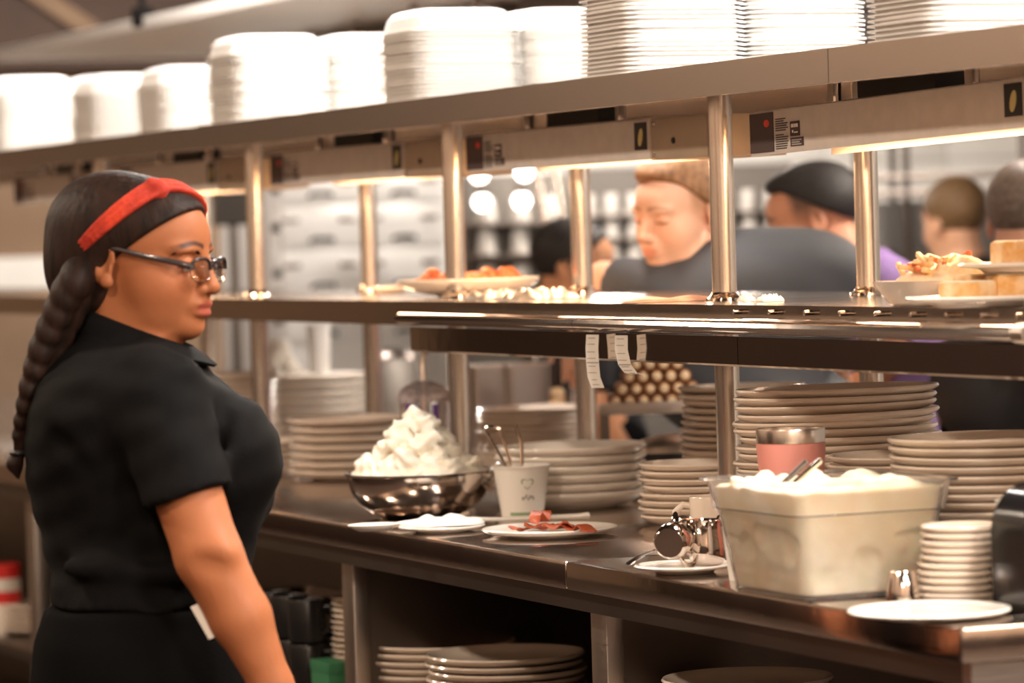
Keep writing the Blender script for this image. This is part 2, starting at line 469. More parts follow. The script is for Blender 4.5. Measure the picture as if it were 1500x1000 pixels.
zw = Z_COUNTER - WT - .0005
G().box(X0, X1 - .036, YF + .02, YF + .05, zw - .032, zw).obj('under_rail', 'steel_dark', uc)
G().box(X1 - .035, X1 - .012, YF + .02, YB - .02, zw - .10, zw).obj('end_apron', 'steel', uc)
def leg_x(px, py): return at_y(px, py, YF + .06).x
for px in (514, 880):
    x = leg_x(px, 900)
    G().box(x - .03, x + .03, YF + .055, YF + .085, 0, Z_COUNTER - WT - .033, .003).obj('upright', 'steel', uc)
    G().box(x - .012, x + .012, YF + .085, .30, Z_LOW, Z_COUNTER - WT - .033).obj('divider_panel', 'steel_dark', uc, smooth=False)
for px in (48,):
    x = leg_x(px, 790)
    G().box(x - .035, x + .035, YF + .055, YF + .095, 0, Z_COUNTER - WT - .033, .003).obj('upright', 'steel', uc)
G().box(X1 - .09, X1 - .04, YF + .055, YF + .10, 0, Z_COUNTER - WT - .033, .003).obj('upright', 'steel', uc)

# ------------------------------------------------------------------ two-tier pass shelf
SY0, SY1, SX0, SX1 = -.155, .43, -7.2, 2.0
ps = thing('pass_shelf', 'two tier stainless steel pass shelf on round posts above the worktop', 'shelf', (0, 0, Z_COUNTER))
zt, zm = Z_TOP - Z_COUNTER, Z_MID - Z_COUNTER
def shelf_profile(z, lip):
    # turned-down front and back lips, hollow below
    return [(SY0, z), (SY1, z), (SY1, z - lip), (SY1 - .016, z - lip), (SY1 - .016, z - .012), (SY0 + .016, z - .012), (SY0 + .016, z - lip), (SY0, z - lip)]
joint = at_y(1213, 88, SY0).x
for (a, b) in ((SX0, joint - .001), (joint + .001, SX1)):
    G().prism(shelf_profile(zt + .05, .052), a, b).obj('top_shelf', 'steel_shelf', ps, angle=20)
G().prism(shelf_profile(zm, .046), SX0, SX1).obj('middle_shelf', 'steel_mid', ps, angle=20)
PX = [-1.21 * k for k in range(-1, 6)]
R_POST = .0205
for x in PX:
    for y in (0, .27):
        g = G(); g.lathe([(R_POST, zm + .001), (R_POST, zt + .036)], 28)
        o = g.obj('post', 'steel_post', ps, (x, y, 0))
        g = G(); g.lathe([(R_POST, 0), (R_POST, zm - .013)], 28); g.obj('post', 'steel_post', ps, (x, y, 0))
        g = G(); g.lathe([(R_POST + .001, .014), (R_POST + .005, .008), (R_POST + .012, .004), (R_POST + .013, 0)], 24)
        g.obj('post_collar', 'steel_polished', ps, (x, y, zm + .0005))
# polished ticket rail and band on the front of the middle shelf
xa = at_y(582, 466, -.23).x; xb = at_y(1487, 483, -.23).x; xj = at_y(838, 480, -.235).x
tr = thing('ticket_rail', 'polished steel ticket rail and mirror band along the middle shelf front', 'ticket rail', (0, SY0, Z_MID))
prof = [(-.002, -.018), (-.06, -.018), (-.072, -.0195), (-.079, -.024), (-.081, -.030), (-.079, -.036), (-.072, -.040), (-.05, -.043), (-.002, -.046)]
for (a, b) in ((xa, xj - .001), (xj + .001, xb)):
    G().prism(prof, a, b).obj('rail', 'steel_polished', tr, angle=30)
G().prism([(y * 1.04, z * 1.0 + (-.002 if z < -.03 else .002)) for y, z in prof], xb, xb + .03).obj('end_cap', 'steel', tr)
xc = at_y(605, 500, -.20).x; xk = at_y(1085, 515, -.20).x
for (a, b) in ((xc, xk - .001), (xk + .001, xb + .25)):
    G().prism([(-.045, -.046), (-.050, -.046), (-.050, -.089), (-.044, -.0925), (-.012, -.0925), (-.012, -.089), (-.045, -.089)], a, b).obj('mirror_band', 'steel_polished', tr, angle=30)
g = G()
for k in range(9):
    x = at_y(1085 + k * 52, 465, SY0).x
    G().lathe([(0, 0), (.004, 0), (.004, .012), (0, .014)], 10, M=Matrix.Rotation(PI / 2, 4, 'X')).obj('rail_peg', 'steel_polished', tr, (x, -.0005, -.010))

# ------------------------------------------------------------------ strip heat lamps
def heat_lamp(px0, pxm, px1, pyb, tilt=0, near=False, n=0, label=''):
    """px0..pxm strip housing, pxm..px1 control box at its near end"""
    yl = -.012
    x0 = at_y(px0, pyb, yl).x; xm = at_y(pxm, pyb, yl).x; x1 = at_y(px1, pyb, yl).x
    zb, zh = CAM_Z + .1236, .0700
    t = thing('heat_lamp', label, 'heat lamp', ((x0 + xm) / 2, yl, zb), (0, tilt, 0), group='strip heat lamps under the top shelf')
    h = (xm - x0) / 2
    G().prism([(0, 0), (0, zh), (.02, zh + .004), (.13, zh + .004), (.15, zh), (.15, 0), (.146, 0), (.146, zh - .004), (.004, zh - .004), (.004, 0)], -h, h).obj('housing', 'alu_lamp', t, angle=20)
    G().tube([(-h + .03, .075, .022), (h - .03, .075, .022)], .006, 8).obj('heating_element', 'filament', t)
    G().prism([(.02, .03), (.075, .055), (.13, .03), (.128, .026), (.075, .05), (.022, .026)], -h + .01, h - .01).obj('reflector', 'steel_polished', t, angle=20)
    if px1 > pxm:
        w = x1 - xm
        cb = G().box(h + .002, h + w, .001, .149, -.002, zh - .001, .002).obj('control_box', 'tan_box', t)
        G().lathe([(0, .004), (.005, .003), (.006, 0)], 12, M=Matrix.Rotation(PI / 2, 4, 'X')).obj('indicator', 'black', cb, (h + w * .42, .001, zh * .42))
        for dz in (.006, zh - .01):
            G().lathe([(0, .003), (.004, .002), (.005, 0)], 10, M=Matrix.Rotation(PI / 2, 4, 'X')).obj('screw', 'steel_polished', cb, (h + .016, .001, dz))
    # hangers up to the shelf
    for s in (-.55, .45):
        hz = Z_TOP + .038 - zb
        G().box(s * h - .02, s * h + .02, .05, .054, zh + .003, hz).obj('hanger', 'steel', t)
        G().tube([(s * h + .05, .03, zh + .003), (s * h + .05, .03, hz)], .006, 8).obj('hanger_rod', 'steel_polished', t)
    G().box(-.45 * h, .12 * h, .07, .12, zh + .004, Z_TOP + .036 - zb).obj('wire_duct', 'black', t, smooth=False)
    # stickers on the front
    def stk(u0, u1, v0, v1, m, nm='sticker', d=.0012):
        return G().box(-h + u0, -h + u1, -d, 0, zh * v0, zh * v1).obj(nm, m, t, smooth=False)
    k = .001
    s1 = stk(0, .085, .06, .97, 'sticker_dark')
    G().lathe([(0, .0006), (.0060, .0006), (.0060, 0)], 20, M=Matrix.Rotation(PI / 2, 4, 'X') @ Matrix.Scale(1.6, 4, (1, 0, 0))).obj('red_dot', 'sticker_red', s1, (-h + .062, -.0012, zh * .72))
    g = G(); rnd = random.Random(5)
    for i in range(14):
        if i == 7: continue
        g.box(-h + .092, -h + .092 + .045 * rnd.uniform(.6, 1), -.0006, 0, zh * (.10 + .052 * i), zh * (.10 + .052 * i + .026))
    g.obj('fine_print', 'black', t, smooth=False)
    s2 = stk(.145, .178, .36, .70, 'sticker_dark')
    g = G()
    for (u0, u1, v0, v1) in ((.150, .158, .56, .64), (.160, .164, .56, .64), (.166, .173, .56, .64), (.153, .157, .44, .50), (.160, .172, .43, .46)):
        g.box(-h + u0, -h + u1, -.0018, -.0012, zh * v0, zh * v1)
    g.obj('print', 'white_print', s2, smooth=False)
    s3 = stk(.145, .190, .13, .33, 'sticker_dark')
    g = G()
    for i in range(3): g.box(-h + .151, -h + .184 - .006 * (i % 2), -.0018, -.0012, zh * (.16 + .05 * i), zh * (.185 + .05 * i))
    g.obj('print', 'paper_grey', s3, smooth=False)
    s4 = G().box(h - .062, h - .012, -.0012, 0, zh * .25, zh * .93).obj('sticker', 'black', t, smooth=False)
    g = G(); g.lathe([(0, .0006), (.0085, .0006), (.0085, 0)], 20, M=Matrix.Rotation(PI / 2, 4, 'X') @ Matrix.Scale(1.9, 4, (0, 1, 0)))
    g.obj('yellow_ear', 'corn_yellow', s4, (h - .036, -.0012, zh * .56), (0, .35, 0))
    l = area('heat_lamp_light', (0, .075, .012), 2 * h - .08, 3.2, (1, .66, .40), size_y=.05); l.parent = t
    return t
LT = 'slim grey strip heat lamp with tan control box '
heat_lamp(1100, 1506, 1560, 208, tilt=-.016, label='slim grey strip heat lamp with a dark red-dot sticker, tilted up at one end')
heat_lamp(684, 953, 1036, 243, label=LT + 'over the man in black')
heat_lamp(397, 592, 650, 262, label=LT + 'in front of the grey drawer unit')
heat_lamp(178, 318, 362, 277, label=LT + "behind the woman's head")
heat_lamp(22, 115, 150, 285, label=LT + 'at the pass end past the braid')

# ------------------------------------------------------------------ foam clamshells on the top shelf
rnd = random.Random(11)
Z_SH = Z_TOP + .05
FP = [(0, .042), (.073, .042), (.086, .038), (.096, .026), (.101, .002), (.1125, 0), (.1125, .003), (.104, .004), (.0995, .028), (.090, .0405), (.076, .045), (0, .045)]
g = G()
for yy in (.1125, .343): g.lathe(FP, 36, sq=7.5, M=Matrix.Translation((0, yy, 0)))
g.box(-.08, .08, .222, .234, 0, .003)
CLAM = g.me(angle=50); CLAM.materials.append(MATS['foam'])
CUPS = G().lathe([(r * .58, z * 1.0) for r, z in FP], 28, sq=5).me(angle=50); CUPS.materials.append(MATS['foam'])
def foam_stack(px, py, h, where, me=CLAM, y0=SY0 + .012, half=.1125):
    x = at_y(px, py, y0).x - half
    n = max(1, round((h - .045) / .0076) + 1)
    for i in range(n):
        o = link('foam_clamshell', me, None, None, (x + rnd.uniform(-.0025, .0025), y0 + rnd.uniform(-.0025, .0025), Z_SH + .0004 + i * .0076), rnd.uniform(-.008, .008))
        tag(o, 'white foam clamshell in the ' + where, 'food container', 'foam clamshells in the ' + where)
foam_stack(1368, 56, .26, 'stack above the corn sticker of the tilted lamp')
foam_stack(922, 108, .22, 'tall ribbed stack above the post by the mug')
foam_stack(610, 150, .175, 'wide stack above the lamp over the man in black')
foam_stack(345, 180, .192, 'stack above the lamp by the drawer unit')
foam_stack(235, 192, .155, 'short stack behind the drawer unit stack')
foam_stack(137, 203, .157, "stack above the woman's headband")
foam_stack(-2, 218, .20, 'last stack of the row, past the headband stack')
p = at_y(1268, 92, SY0 + .012)
x6 = at_y(922, 108, SY0 + .012).x - .07
for i in range(22):
    tag(link('foam_bowl', CUPS, None, None, (x6 - .30 + rnd.uniform(-.002, .002), .352, Z_SH + .0004 + i * .0076)), 'small white foam bowl nested in the narrow stack behind the dense ribs', 'food container', 'small foam bowls on the top shelf')

# ------------------------------------------------------------------ plates
def plate_mesh(R, h=.022, rim=.0045, sx=1, sy=1, sq=2, n=48, foot=.58, well=.72, m='plate'):
    prof = [(0, .004), (R * foot - .006, .004), (R * foot - .003, 0), (R * foot, 0), (R * foot + .004, .004), (R * well, .006), (R * .92, h * .55), (R - .002, h - rim), (R, h - rim * .5), (R - .002, h), (R - .006, h - .0004),
            (R * .90, h * .74), (R * well, .0105), (R * .5, .0085), (0, .0085)]
    me = G().lathe(prof, n, sx, sy, sq=sq).me(angle=60); me.materials.append(MATS[m]); return me
PM = {}
def pmesh(key, *a, **k):
    if key not in PM: PM[key] = plate_mesh(*a, **k)
    return PM[key]
def stack(me, px, py, d, n, pitch, label, cat, group, name='plate', zbase=None, jit=.004, lean=(0, 0), rot=0, tilt=0):
    """n pieces on a level surface; px gives the direction, d the depth from the camera"""
    zb = Z_COUNTER if zbase is None else zbase
    p = at_d(px, py, d)
    for i in range(n):
        o = link(name, me, None, None, (p.x + rnd.uniform(-jit, jit) + lean[0] * i, p.y + rnd.uniform(-jit, jit) + lean[1] * i, zb + .0004 + i * pitch),
                 (rnd.uniform(-tilt, tilt), rnd.uniform(-tilt, tilt), rot + rnd.uniform(-.05, .05)))
        tag(o, label, cat, group)
def stk(key, px, d, n, pitch, where, lean=(0, 0), jit=.004, zbase=None, name='plate', what='beige stoneware plate', tilt=.006):
    stack(PM[key], px, 600, d, n, pitch, what + ' ' + where, 'plate', what + 's ' + where, name, zbase, jit, lean, tilt=tilt)
pmesh('oval', .172, h=.026, rim=.006, sx=.68, sy=1.0)
pmesh('p28', .141, h=.024, rim=.006, m='plate'); pmesh('p22', .107, h=.023, rim=.0055); pmesh('p23', .116, h=.023, rim=.005); pmesh('p20', .10, h=.022, rim=.0055)
pmesh('w29', .141, h=.034, rim=.008, m='plate_white'); pmesh('p26', .131, h=.024, rim=.006); pmesh('p30', .15, h=.03, rim=.009, m='plate_white')
pmesh('sauc', .058, h=.016, rim=.0045, n=32); pmesh('dish', .105, h=.012, rim=.005, m='plate_white'); pmesh('bac', .114, h=.017, rim=.004, m='plate_white'); pmesh('tray', .075, h=.013, rim=.004, m='plate_white')
stk('oval', 1226, 6.05, 19, .0125, 'in the tall stack behind the pink tumbler', name='oval_platter', what='beige oval platter', jit=.005)
stk('p28', 1446, 5.45, 15, .0126, 'in the broad stack behind the white cup')
stk('p22', 1311, 5.78, 11, .0135, 'in the short stack between the platters and tub tongs', what='beige stoneware plate')
stk('p23', 1088, 6.90, 17, .0125, 'in the tall stack behind the post by the mug', jit=.006)
stk('p20', 1019, 6.53, 8, .0125, 'in the low stack behind the tipped creamer', jit=.005)
stk('w29', 833, 7.05, 6, .0165, 'in the stack behind the heart paper cup', what='cream white deep plate', jit=.003)
stk('p26', 783, 8.20, 10, .0125, 'in the stack beyond the cup with tongs', jit=.005)
stk('p26', 512, 8.08, 7, .018, 'in the stack behind the whipped cream', jit=.003)
stk('p30', 452, 9.60, 8, .0205, 'in the stack under the white take-out bag', what='cream white rimmed plate', jit=.008)
stk('p26', 330, 9.00, 12, .016, "in the stack beside the woman's collar", jit=.005)
stk('p20', 368, 8.30, 5, .0135, "in the low stack at the woman's chest", jit=.003)
stk('p26', 88, 11.5, 13, .015, "in the leaning stack behind the woman's braid", lean=(0, .0035), jit=.003)
stk('sauc', 1397, 5.07, 10, .0098, 'in the small stack beside the steel cup', lean=(0, .0012), jit=.0012, name='saucer', what='beige saucer', tilt=.003)
p = at_d(1361, 897, 4.90)
tag(link('dessert_plate', PM['dish'], None, None, (p.x, p.y, Z_COUNTER + .0004)), 'empty white plate jutting over the worktop edge by the saucers', 'plate')
# lower shelf
def lstk(key, px, py, y, pitch, where, **k):
    p = at_y(px, py, y); n = max(1, int(round((p.z - Z_LOW - .02) / pitch)) + 1)
    stack(PM[key], px, py, (p - CAM).dot(FWD), n, pitch, 'beige stoneware plate ' + where, 'plate', 'plates ' + where, zbase=Z_LOW, **k)
lstk('p28', 640, 940, -.20, .0135, 'in the stack against the upright on the lower shelf', jit=.006)
lstk('p28', 742, 960, -.22, .0135, 'in the stack mid-bay between the uprights', jit=.005)
lstk('p26', 1092, 992, -.24, .0135, 'in the stack on the lower shelf beyond the second upright', jit=.004)
p = at_y(527, 858, -.24)
stack(PM['sauc'], 527, 858, (p - CAM).dot(FWD), max(2, int((p.z - Z_LOW - .014) / .0112)), .0112, 'pale saucer in the thin column beside the lower shelf upright', 'saucer', 'saucers on the lower shelf', 'saucer', Z_LOW, .0015)
p = at_y(58, 868, -.26)
stack(PM['p20'], 58, 868, (p - CAM).dot(FWD), max(2, int((p.z - Z_LOW - .02) / .018)), .018, "pale plate in the stack behind the woman's hip", 'plate', "plates behind the woman's hip", 'plate', Z_LOW, .004)

# ------------------------------------------------------------------ on the worktop
def on(px, d, z=Z_COUNTER):
    p = at_d(px, 600, d); return Vector((p.x, p.y, z + .0004))
def noise_lumps(F, c, n, R, seed, k=.008, zr=(0, .01), rr=(.008, .018)):
    r = random.Random(seed)
    for i in range(n):
        a = r.uniform(0, 2 * PI); q = R * math.sqrt(r.random())
        F.ell((c[0] + q * math.cos(a), c[1] + q * math.sin(a), c[2] + r.uniform(*zr)), [r.uniform(*rr) for _ in range(3)], k)

# mixing bowl and whipped cream
pb = on(612, 6.93)
g = G(); prof = [(0, .003)]
for i in range(13):
    a = i / 12; prof.append((.045 + .086 * math.sin(a * PI / 2) ** .9, .0 + .078 * (1 - math.cos(a * PI / 2)) ** .95))
prof = [(0, 0), (.045, 0)] + prof[2:] + [(.1365, .079), (.1375, .081), (.1360, .083), (.129, .082)]
prof += [(.045 + .084 * math.sin(a * PI / 2) ** .9, .003 + .078 * (1 - math.cos(a * PI / 2)) ** .95) for a in [1 - i / 12 for i in range(1, 13)]] + [(0, .003)]
tag(g.lathe(prof, 64).obj('mixing_bowl', 'steel_bowl', None, pb, angle=50), 'shiny steel mixing bowl heaped with whipped cream', 'bowl')
mat('cream', (.88, .82, .70), .5, sss=.25, bump=.3, bscale=45)
F = Field(axis(-.13, .13, h=.003), axis(-.13, .13, h=.003), axis(.02, .215, h=.003))
F.ell((0, 0, .078), (.122, .122, .026), .01)
r = random.Random(3)
F.cap((0, 0, .07), (0, 0, .160), .082, .022, .01)
for (z, R, n, s) in ((.092, .092, 13, .028), (.108, .080, 12, .030), (.128, .062, 10, .029), (.148, .046, 8, .027), (.166, .030, 5, .024), (.182, .012, 3, .020)):
    for i in range(n):
        a = i * 2 * PI / n + r.uniform(-.35, .35); q = R * r.uniform(.62, 1.10)
        F.ell((q * math.cos(a), q * math.sin(a) - .004, z + r.uniform(-.010, .010)), (s * r.uniform(.5, 1.2), s * r.uniform(.5, 1.2), s * r.uniform(.30, .60)), .009, rot=(r.uniform(-.9, .9), r.uniform(-.9, .9), r.uniform(0, 3)))
X_, Y_, Z_ = F.xs[:, None, None], F.ys[None, :, None], F.zs[None, None, :]
F.d = F.d + .0028 * np.sin(X_ * 150 + 2 * np.sin(Z_ * 120)) * np.sin(Y_ * 170 + 1.5 * np.sin(X_ * 90)) + .0022 * np.sin(Z_ * 260 + 3 * np.sin(X_ * 60 + Y_ * 80))
F.cut(lambda X, Y, Z: np.maximum(np.sqrt(X ** 2 + Y ** 2) - .1265, (.030 + (np.sqrt(X ** 2 + Y ** 2) / .1265) ** 2 * .045) - Z))
tag(link('whipped_cream', F.mesh(1), 'cream', None, pb), 'tall fluffy heap of whipped cream in the mixing bowl', 'cream')

def paper_cup(name, loc, r0, r1, h, label, rim=True):
    t = thing(name, label, 'cup', loc)
    G().lathe([(0, .006), (r0 - .003, .006), (r0 - .0015, 0), (r0, 0), (r1, h - .004), (r1 + .0025, h - .004), (r1 + .003, h - .001), (r1, h), (r1 - .002, h - .003), (r0 - .002, .009), (0, .009)], 40).obj('cup_wall', 'paper', t)
    return t
TOCAM = math.atan2(CAM.y, CAM.x)
def cup_dir(loc, px):
    """local angle on a cup that faces the camera, shifted by px-like offset u in -1..1"""
    v = CAM - loc; return math.atan2(v.y, v.x)
def on_cup(g, r0, r1, h, a, z, w, hh, t=.0005, n=4):
    """curved label patch on a conical cup"""
    v = []; f = []
    for (zz) in (z, z + hh):
        rr = r0 + (r1 - r0) * zz / h + t
        for i in range(n + 1):
            q = a + (i / n - .5) * w / rr; v.append((rr * math.cos(q), rr * math.sin(q), zz))
    for i in range(n): f.append((i, i + 1, n + 2 + i, n + 1 + i))
    g.add(v, f)
# paper cup with the heart and tongs
pc = on(761, 6.86)
RC0, RC1, HC = .038, .0505, .093
t = paper_cup('paper_cup', pc, RC0, RC1, HC, 'white paper cup with a green leaf heart, holding tongs')
a0 = cup_dir(pc, 0)
g = G(); ch = a0 + .28                 # heart sits a little to the right of centre
hp = []
for i in range(40):
    q = 2 * PI * i / 40; hp.append((.0118 * math.sin(q) ** 3, (.0095 * math.cos(q) - .0037 * math.cos(2 * q) - .0015 * math.cos(3 * q))))
for i in range(40):
    if i in (0, 13, 26, 27): continue
    (u0, w0), (u1, w1) = hp[i], hp[(i + 1) % 40]
    wd = .0024 * (1 if (i // 13) % 2 == 0 else .75); v = []
    for (u, w, s) in ((u0, w0, 1), (u1, w1, 1), (u1, w1, 1 - wd / .0105), (u0, w0, 1 - wd / .0105)):
        zz = .062 + w * s; rr = RC0 + (RC1 - RC0) * zz / HC + .0006; q = ch - .06 + u * s / rr
        v.append((rr * math.cos(q), rr * math.sin(q), zz))
    g.add(v, [(0, 1, 2, 3)])
g.obj('leaf_heart', 'paper_print', t, smooth=False)
g = G()
for i in range(7): on_cup(g, RC0, RC1, HC, ch - .25 + i * .075, .032 + .002 * (i % 3), .0035, .006 - .002 * (i % 2))
g.obj('script_print', 'paper_grey', t, smooth=False)
g = G(); on_cup(g, RC0, RC1, HC, a0 + .05, .004, .050, .006, n=10); g.obj('green_band', 'paper_print', t, smooth=False)
def rel(px, py, d, base):
    return at_d(px, py, d) - base
d = 6.86
tg = thing('steel_tongs', 'thin steel wire tongs standing in the heart paper cup', 'tongs', pc)
for path in ([(748, 700), (738, 676), (722, 648), (711, 630), (712, 625), (722, 624), (733, 627)], [(752, 700), (748, 678), (740, 652), (733, 632), (733, 627)], [(764, 700), (765, 676), (764, 650), (758, 630), (755, 622)]):
    G().tube([rel(x, y, d, pc) for x, y in path], .0028, 8).obj('tong_arm', 'steel_polished', tg)
# bacon on a plate
mat('bacon', (.34, .045, .014), .4, color2=(.46, .11, .045), nscale=45, bump=.5, bscale=70)
pl = on(800, 6.38); pl2 = pl
tag(link('bacon_plate', PM['bac'], None, None, pl), 'white plate of red bacon strips beside the worktop edge', 'plate')
r = random.Random(8)
def bacon(px0, py0, px1, py1, z0, seed, w=.014, label='', amp=.004):
    r = random.Random(seed); a = at_z(px0, py0, Z_COUNTER + z0); b = at_z(px1, py1, Z_COUNTER + z0); n = 14
    L = b - a; side = Vector((-L.y, L.x, 0)).normalized(); v = []; f = []
    for i in range(n + 1):
        s = i / n; c = a + L * s + Vector((0, 0, amp * math.sin(s * 15 + seed) + amp))
        ww = w * (.75 + .25 * math.sin(s * 9 + seed * 2)) * (1 if .05 < s < .95 else .6)
        for sd in (-1, 1):
            for dz in (.0, .003): v.append(c + side * sd * ww + Vector((0, 0, dz + .0022 * math.sin(s * 11 + sd))))
    for i in range(n):
        k = i * 4
        f += [(k, k + 4, k + 6, k + 2), (k + 1, k + 3, k + 7, k + 5), (k, k + 1, k + 5, k + 4), (k + 2, k + 6, k + 7, k + 3)]
    f += [(0, 2, 3, 1), (n * 4, n * 4 + 1, n * 4 + 3, n * 4 + 2)]
    o = a.copy(); g = G().add([x - o for x in v], f)
    return tag(g.obj('bacon_strip', 'bacon', None, o, angle=80), label, 'bacon')
BL = 'crisp red bacon strip '
bacon(748, 779, 815, 774, .012, 1, label=BL + 'lying flat at the front of the bacon plate', amp=.003)
bacon(768, 775, 842, 773, .020, 2, label=BL + 'across the middle of the bacon plate', amp=.004, w=.016)
bacon(782, 767, 800, 759, .030, 5, label=BL + 'curled up at the top of the bacon pile', amp=.006, w=.018)
bacon(812, 775, 868, 779, .016, 3, label=BL + 'hanging over the rim of the bacon plate', amp=.004, w=.016)
# napkin on a small plate, serving spoon
pn = on(642, 6.55)
tag(link('napkin_plate', PM['tray'], None, None, pn, None), 'small white plate under the folded napkin', 'plate')
def cloth(name, loc, sx, sy, h, seed, m, label, cat, rot=0, folds=3, n=18):
    r = random.Random(seed); ph = [r.uniform(0, 6) for _ in range(6)]; v = []; f = []
    for lay in (1, 0):
        for i in range(n + 1):
            for j in range(n + 1):
                u, w = i / n * 2 - 1, j / n * 2 - 1
                e = max(0, 1 - max(abs(u), abs(w)) ** 6)
                zz = h * (.45 + .3 * math.sin(u * folds * 2 + ph[0] + w) + .25 * math.sin(w * folds * 2.5 + ph[1] + u * 2)) * e + .002
                x = u * sx * (1 + .12 * math.sin(w * 4 + ph[2])); y = w * sy * (1 + .12 * math.sin(u * 4 + ph[3]))
                v.append((x, y, zz if lay else 0))
    N = (n + 1) ** 2
    for i in range(n):
        for j in range(n):
            k = i * (n + 1) + j; f.append((k, k + n + 1, k + n + 2, k + 1)); f.append((N + k, N + k + 1, N + k + n + 2, N + k + n + 1))
    bd = [i * (n + 1) for i in range(n + 1)] + [n * (n + 1) + j for j in range(1, n + 1)] + [i * (n + 1) + n for i in range(n - 1, -1, -1)] + [j for j in range(n - 1, 0, -1)]
    for i in range(len(bd)): a, b = bd[i], bd[(i + 1) % len(bd)]; f.append((a, b, N + b, N + a))
    return tag(G().add(v, f).obj(name, m, None, loc, rot, angle=70), label, cat)
cloth('folded_napkin', pn + Vector((0, .005, .0135)), .045, .062, .016, 2, 'paper', 'folded white napkin lying on a small plate by the bowl', 'napkin')
mat('spoon_white', (.85, .79, .70), .35)
a = at_z(548, 781, Z_COUNTER); b = at_z(862, 764, Z_COUNTER); L = b - a
ts = thing('serving_spoon', 'off-white serving spoon lying across the worktop edge below the bowl', 'spoon', (a.x, a.y, Z_COUNTER), (0, 0, math.atan2(L.y, L.x)))
g = G(); g.lathe([(0, .004), (.6, .005), (.95, .013), (1, .016), (.93, .0165), (.6, .011), (0, .009)], 28, sx=.046, sy=.034); g.obj('spoon_bowl', 'spoon_white', ts)
LL = L.length
G().tube([(.042, 0, .014), (.10, 0, .020), (LL * .6, 0, .012), (LL - .02, 0, .010), (LL, 0, .011)], [.006, .006, .007, .009, .010], 10, flat=.6).obj('handle', 'spoon_white', ts)
# syrup jar with pump
mat('clear', (.95, .93, .92), .04, trans=1.0, ior=1.35)
mat('clear_lid', (.80, .74, .78), .12, trans=.85, ior=1.35)
mat('purple', (.16, .05, .30), .4)
pj = on(622, 7.60)
t = thing('dispenser_jar', 'clear round jar with domed lid, purple print and pump stem', 'jar', pj)
G().lathe([(0, 0), (.048, 0), (.050, .004), (.050, .185), (.047, .185), (.047, .006), (0, .006)], 40).obj('jar_wall', 'clear', t)
G().lathe([(0, .007), (.0462, .007), (.0462, .10), (0, .10)], 32).obj('syrup', 'cream', t)
g = G(); a0 = cup_dir(pj, 0)
on_cup(g, .050, .050, .2, a0 - .55, .115, .026, .062, n=6); on_cup(g, .050, .050, .2, a0 + .45, .115, .012, .062, n=6)
g.obj('purple_print', 'purple', t, smooth=False)
G().lathe([(.0525, .180), (.0535, .187), (.050, .200), (.038, .212), (.018, .220), (.012, .222), (0, .223)], 40).obj('domed_lid', 'clear_lid', t)
G().tube([(0, 0, .1), (0, 0, .27), (0, .01, .285)], .006, 10).obj('pump_stem', 'steel_post', t)

# pink tumbler
pt = on(1157, 5.65)
mat('pink', (.80, .32, .26), .4, noise=.04, nscale=12)
t = thing('tumbler', 'pink insulated tumbler with a bare steel rim behind the tub', 'tumbler', pt)
G().lathe([(0, 0), (.036, 0), (.038, .003), (.0512, .180), (.0512, .186), (.0495, .186), (.036, .006), (0, .006)], 48).obj('pink_sleeve', 'pink', t)
G().lathe([(.0500, .186), (.0512, .187), (.0516, .205), (.0508, .208), (.0490, .207), (.0480, .187), (.036, .0065)], 48).obj('steel_rim', 'steel_post', t)

# big clear tub of whipped butter
mat('tub', (.95, .93, .90), .10, trans=.95, ior=1.2)
mat('butter', (.92, .86, .70), .5, sss=.2, color2=(.80, .64, .40), nscale=11, bump=.6, bscale=24)
c0 = at_z(1180, 882, Z_COUNTER); BX, BY, TX, TY, HT = .115, .096, .137, .122, .158
tubc = Vector((c0.x - BX, c0.y + BY, Z_COUNTER + .0004))
def rrect(sx, sy, z, r=.02, n=5):
    o = []
    for (cx, cy, a) in ((sx - r, sy - r, 0), (-sx + r, sy - r, PI / 2), (-sx + r, -sy + r, PI), (sx - r, -sy + r, 1.5 * PI)):
        for i in range(n + 1): q = a + PI / 2 * i / n; o.append((cx + r * math.cos(q), cy + r * math.sin(q), z))
    return o
def loft(rings, cap0=True, cap1=True):
    g = G(); n = len(rings[0]); v = [p for r in rings for p in r]; f = []
    for i in range(len(rings) - 1):
        for k in range(n): k2 = (k + 1) % n; f.append((i * n + k, i * n + k2, (i + 1) * n + k2, (i + 1) * n + k))
    if cap0: f.append(tuple(range(n))[::-1])
    if cap1: f.append(tuple((len(rings) - 1) * n + k for k in range(n)))
    return g.add(v, f)
def lerp(a, b, t): return a + (b - a) * t
def tubring(t, off=0, z=None):
    return rrect(lerp(BX, TX, t) + off, lerp(BY, TY, t) + off, HT * t if z is None else z, .024)
t = thing('butter_tub', 'big clear plastic tub packed with whipped butter', 'food tub', tubc)
w = -.003
G_ = loft([tubring(0), tubring(.72), tubring(.73, .004), tubring(.97, .004), tubring(.975, .012, HT * .975), tubring(1, .012, HT), tubring(1, .002, HT), tubring(.74, .001), tubring(.72, w), tubring(.03, w)])
G_.obj('tub_wall', 'tub', t, angle=35)
F = Field(axis(-.15, .15, h=.004), axis(-.14, .14, h=.004), axis(0, .19, h=.004))
def tubf(X, Y, Z):
    tt = np.clip(Z / HT, 0, 1); sx = BX + (TX - BX) * tt - .0045; sy = BY + (TY - BY) * tt - .0045
    qx = np.abs(X) - sx + .02; qy = np.abs(Y) - sy + .02
    return np.sqrt(np.maximum(qx, 0) ** 2 + np.maximum(qy, 0) ** 2) + np.minimum(np.maximum(qx, qy), 0) - .02
F.d = np.maximum(tubf(F.xs[:, None, None], F.ys[None, :, None], F.zs[None, None, :]), np.maximum(F.zs[None, None, :] - .148, .006 - F.zs[None, None, :])).astype(np.float32)
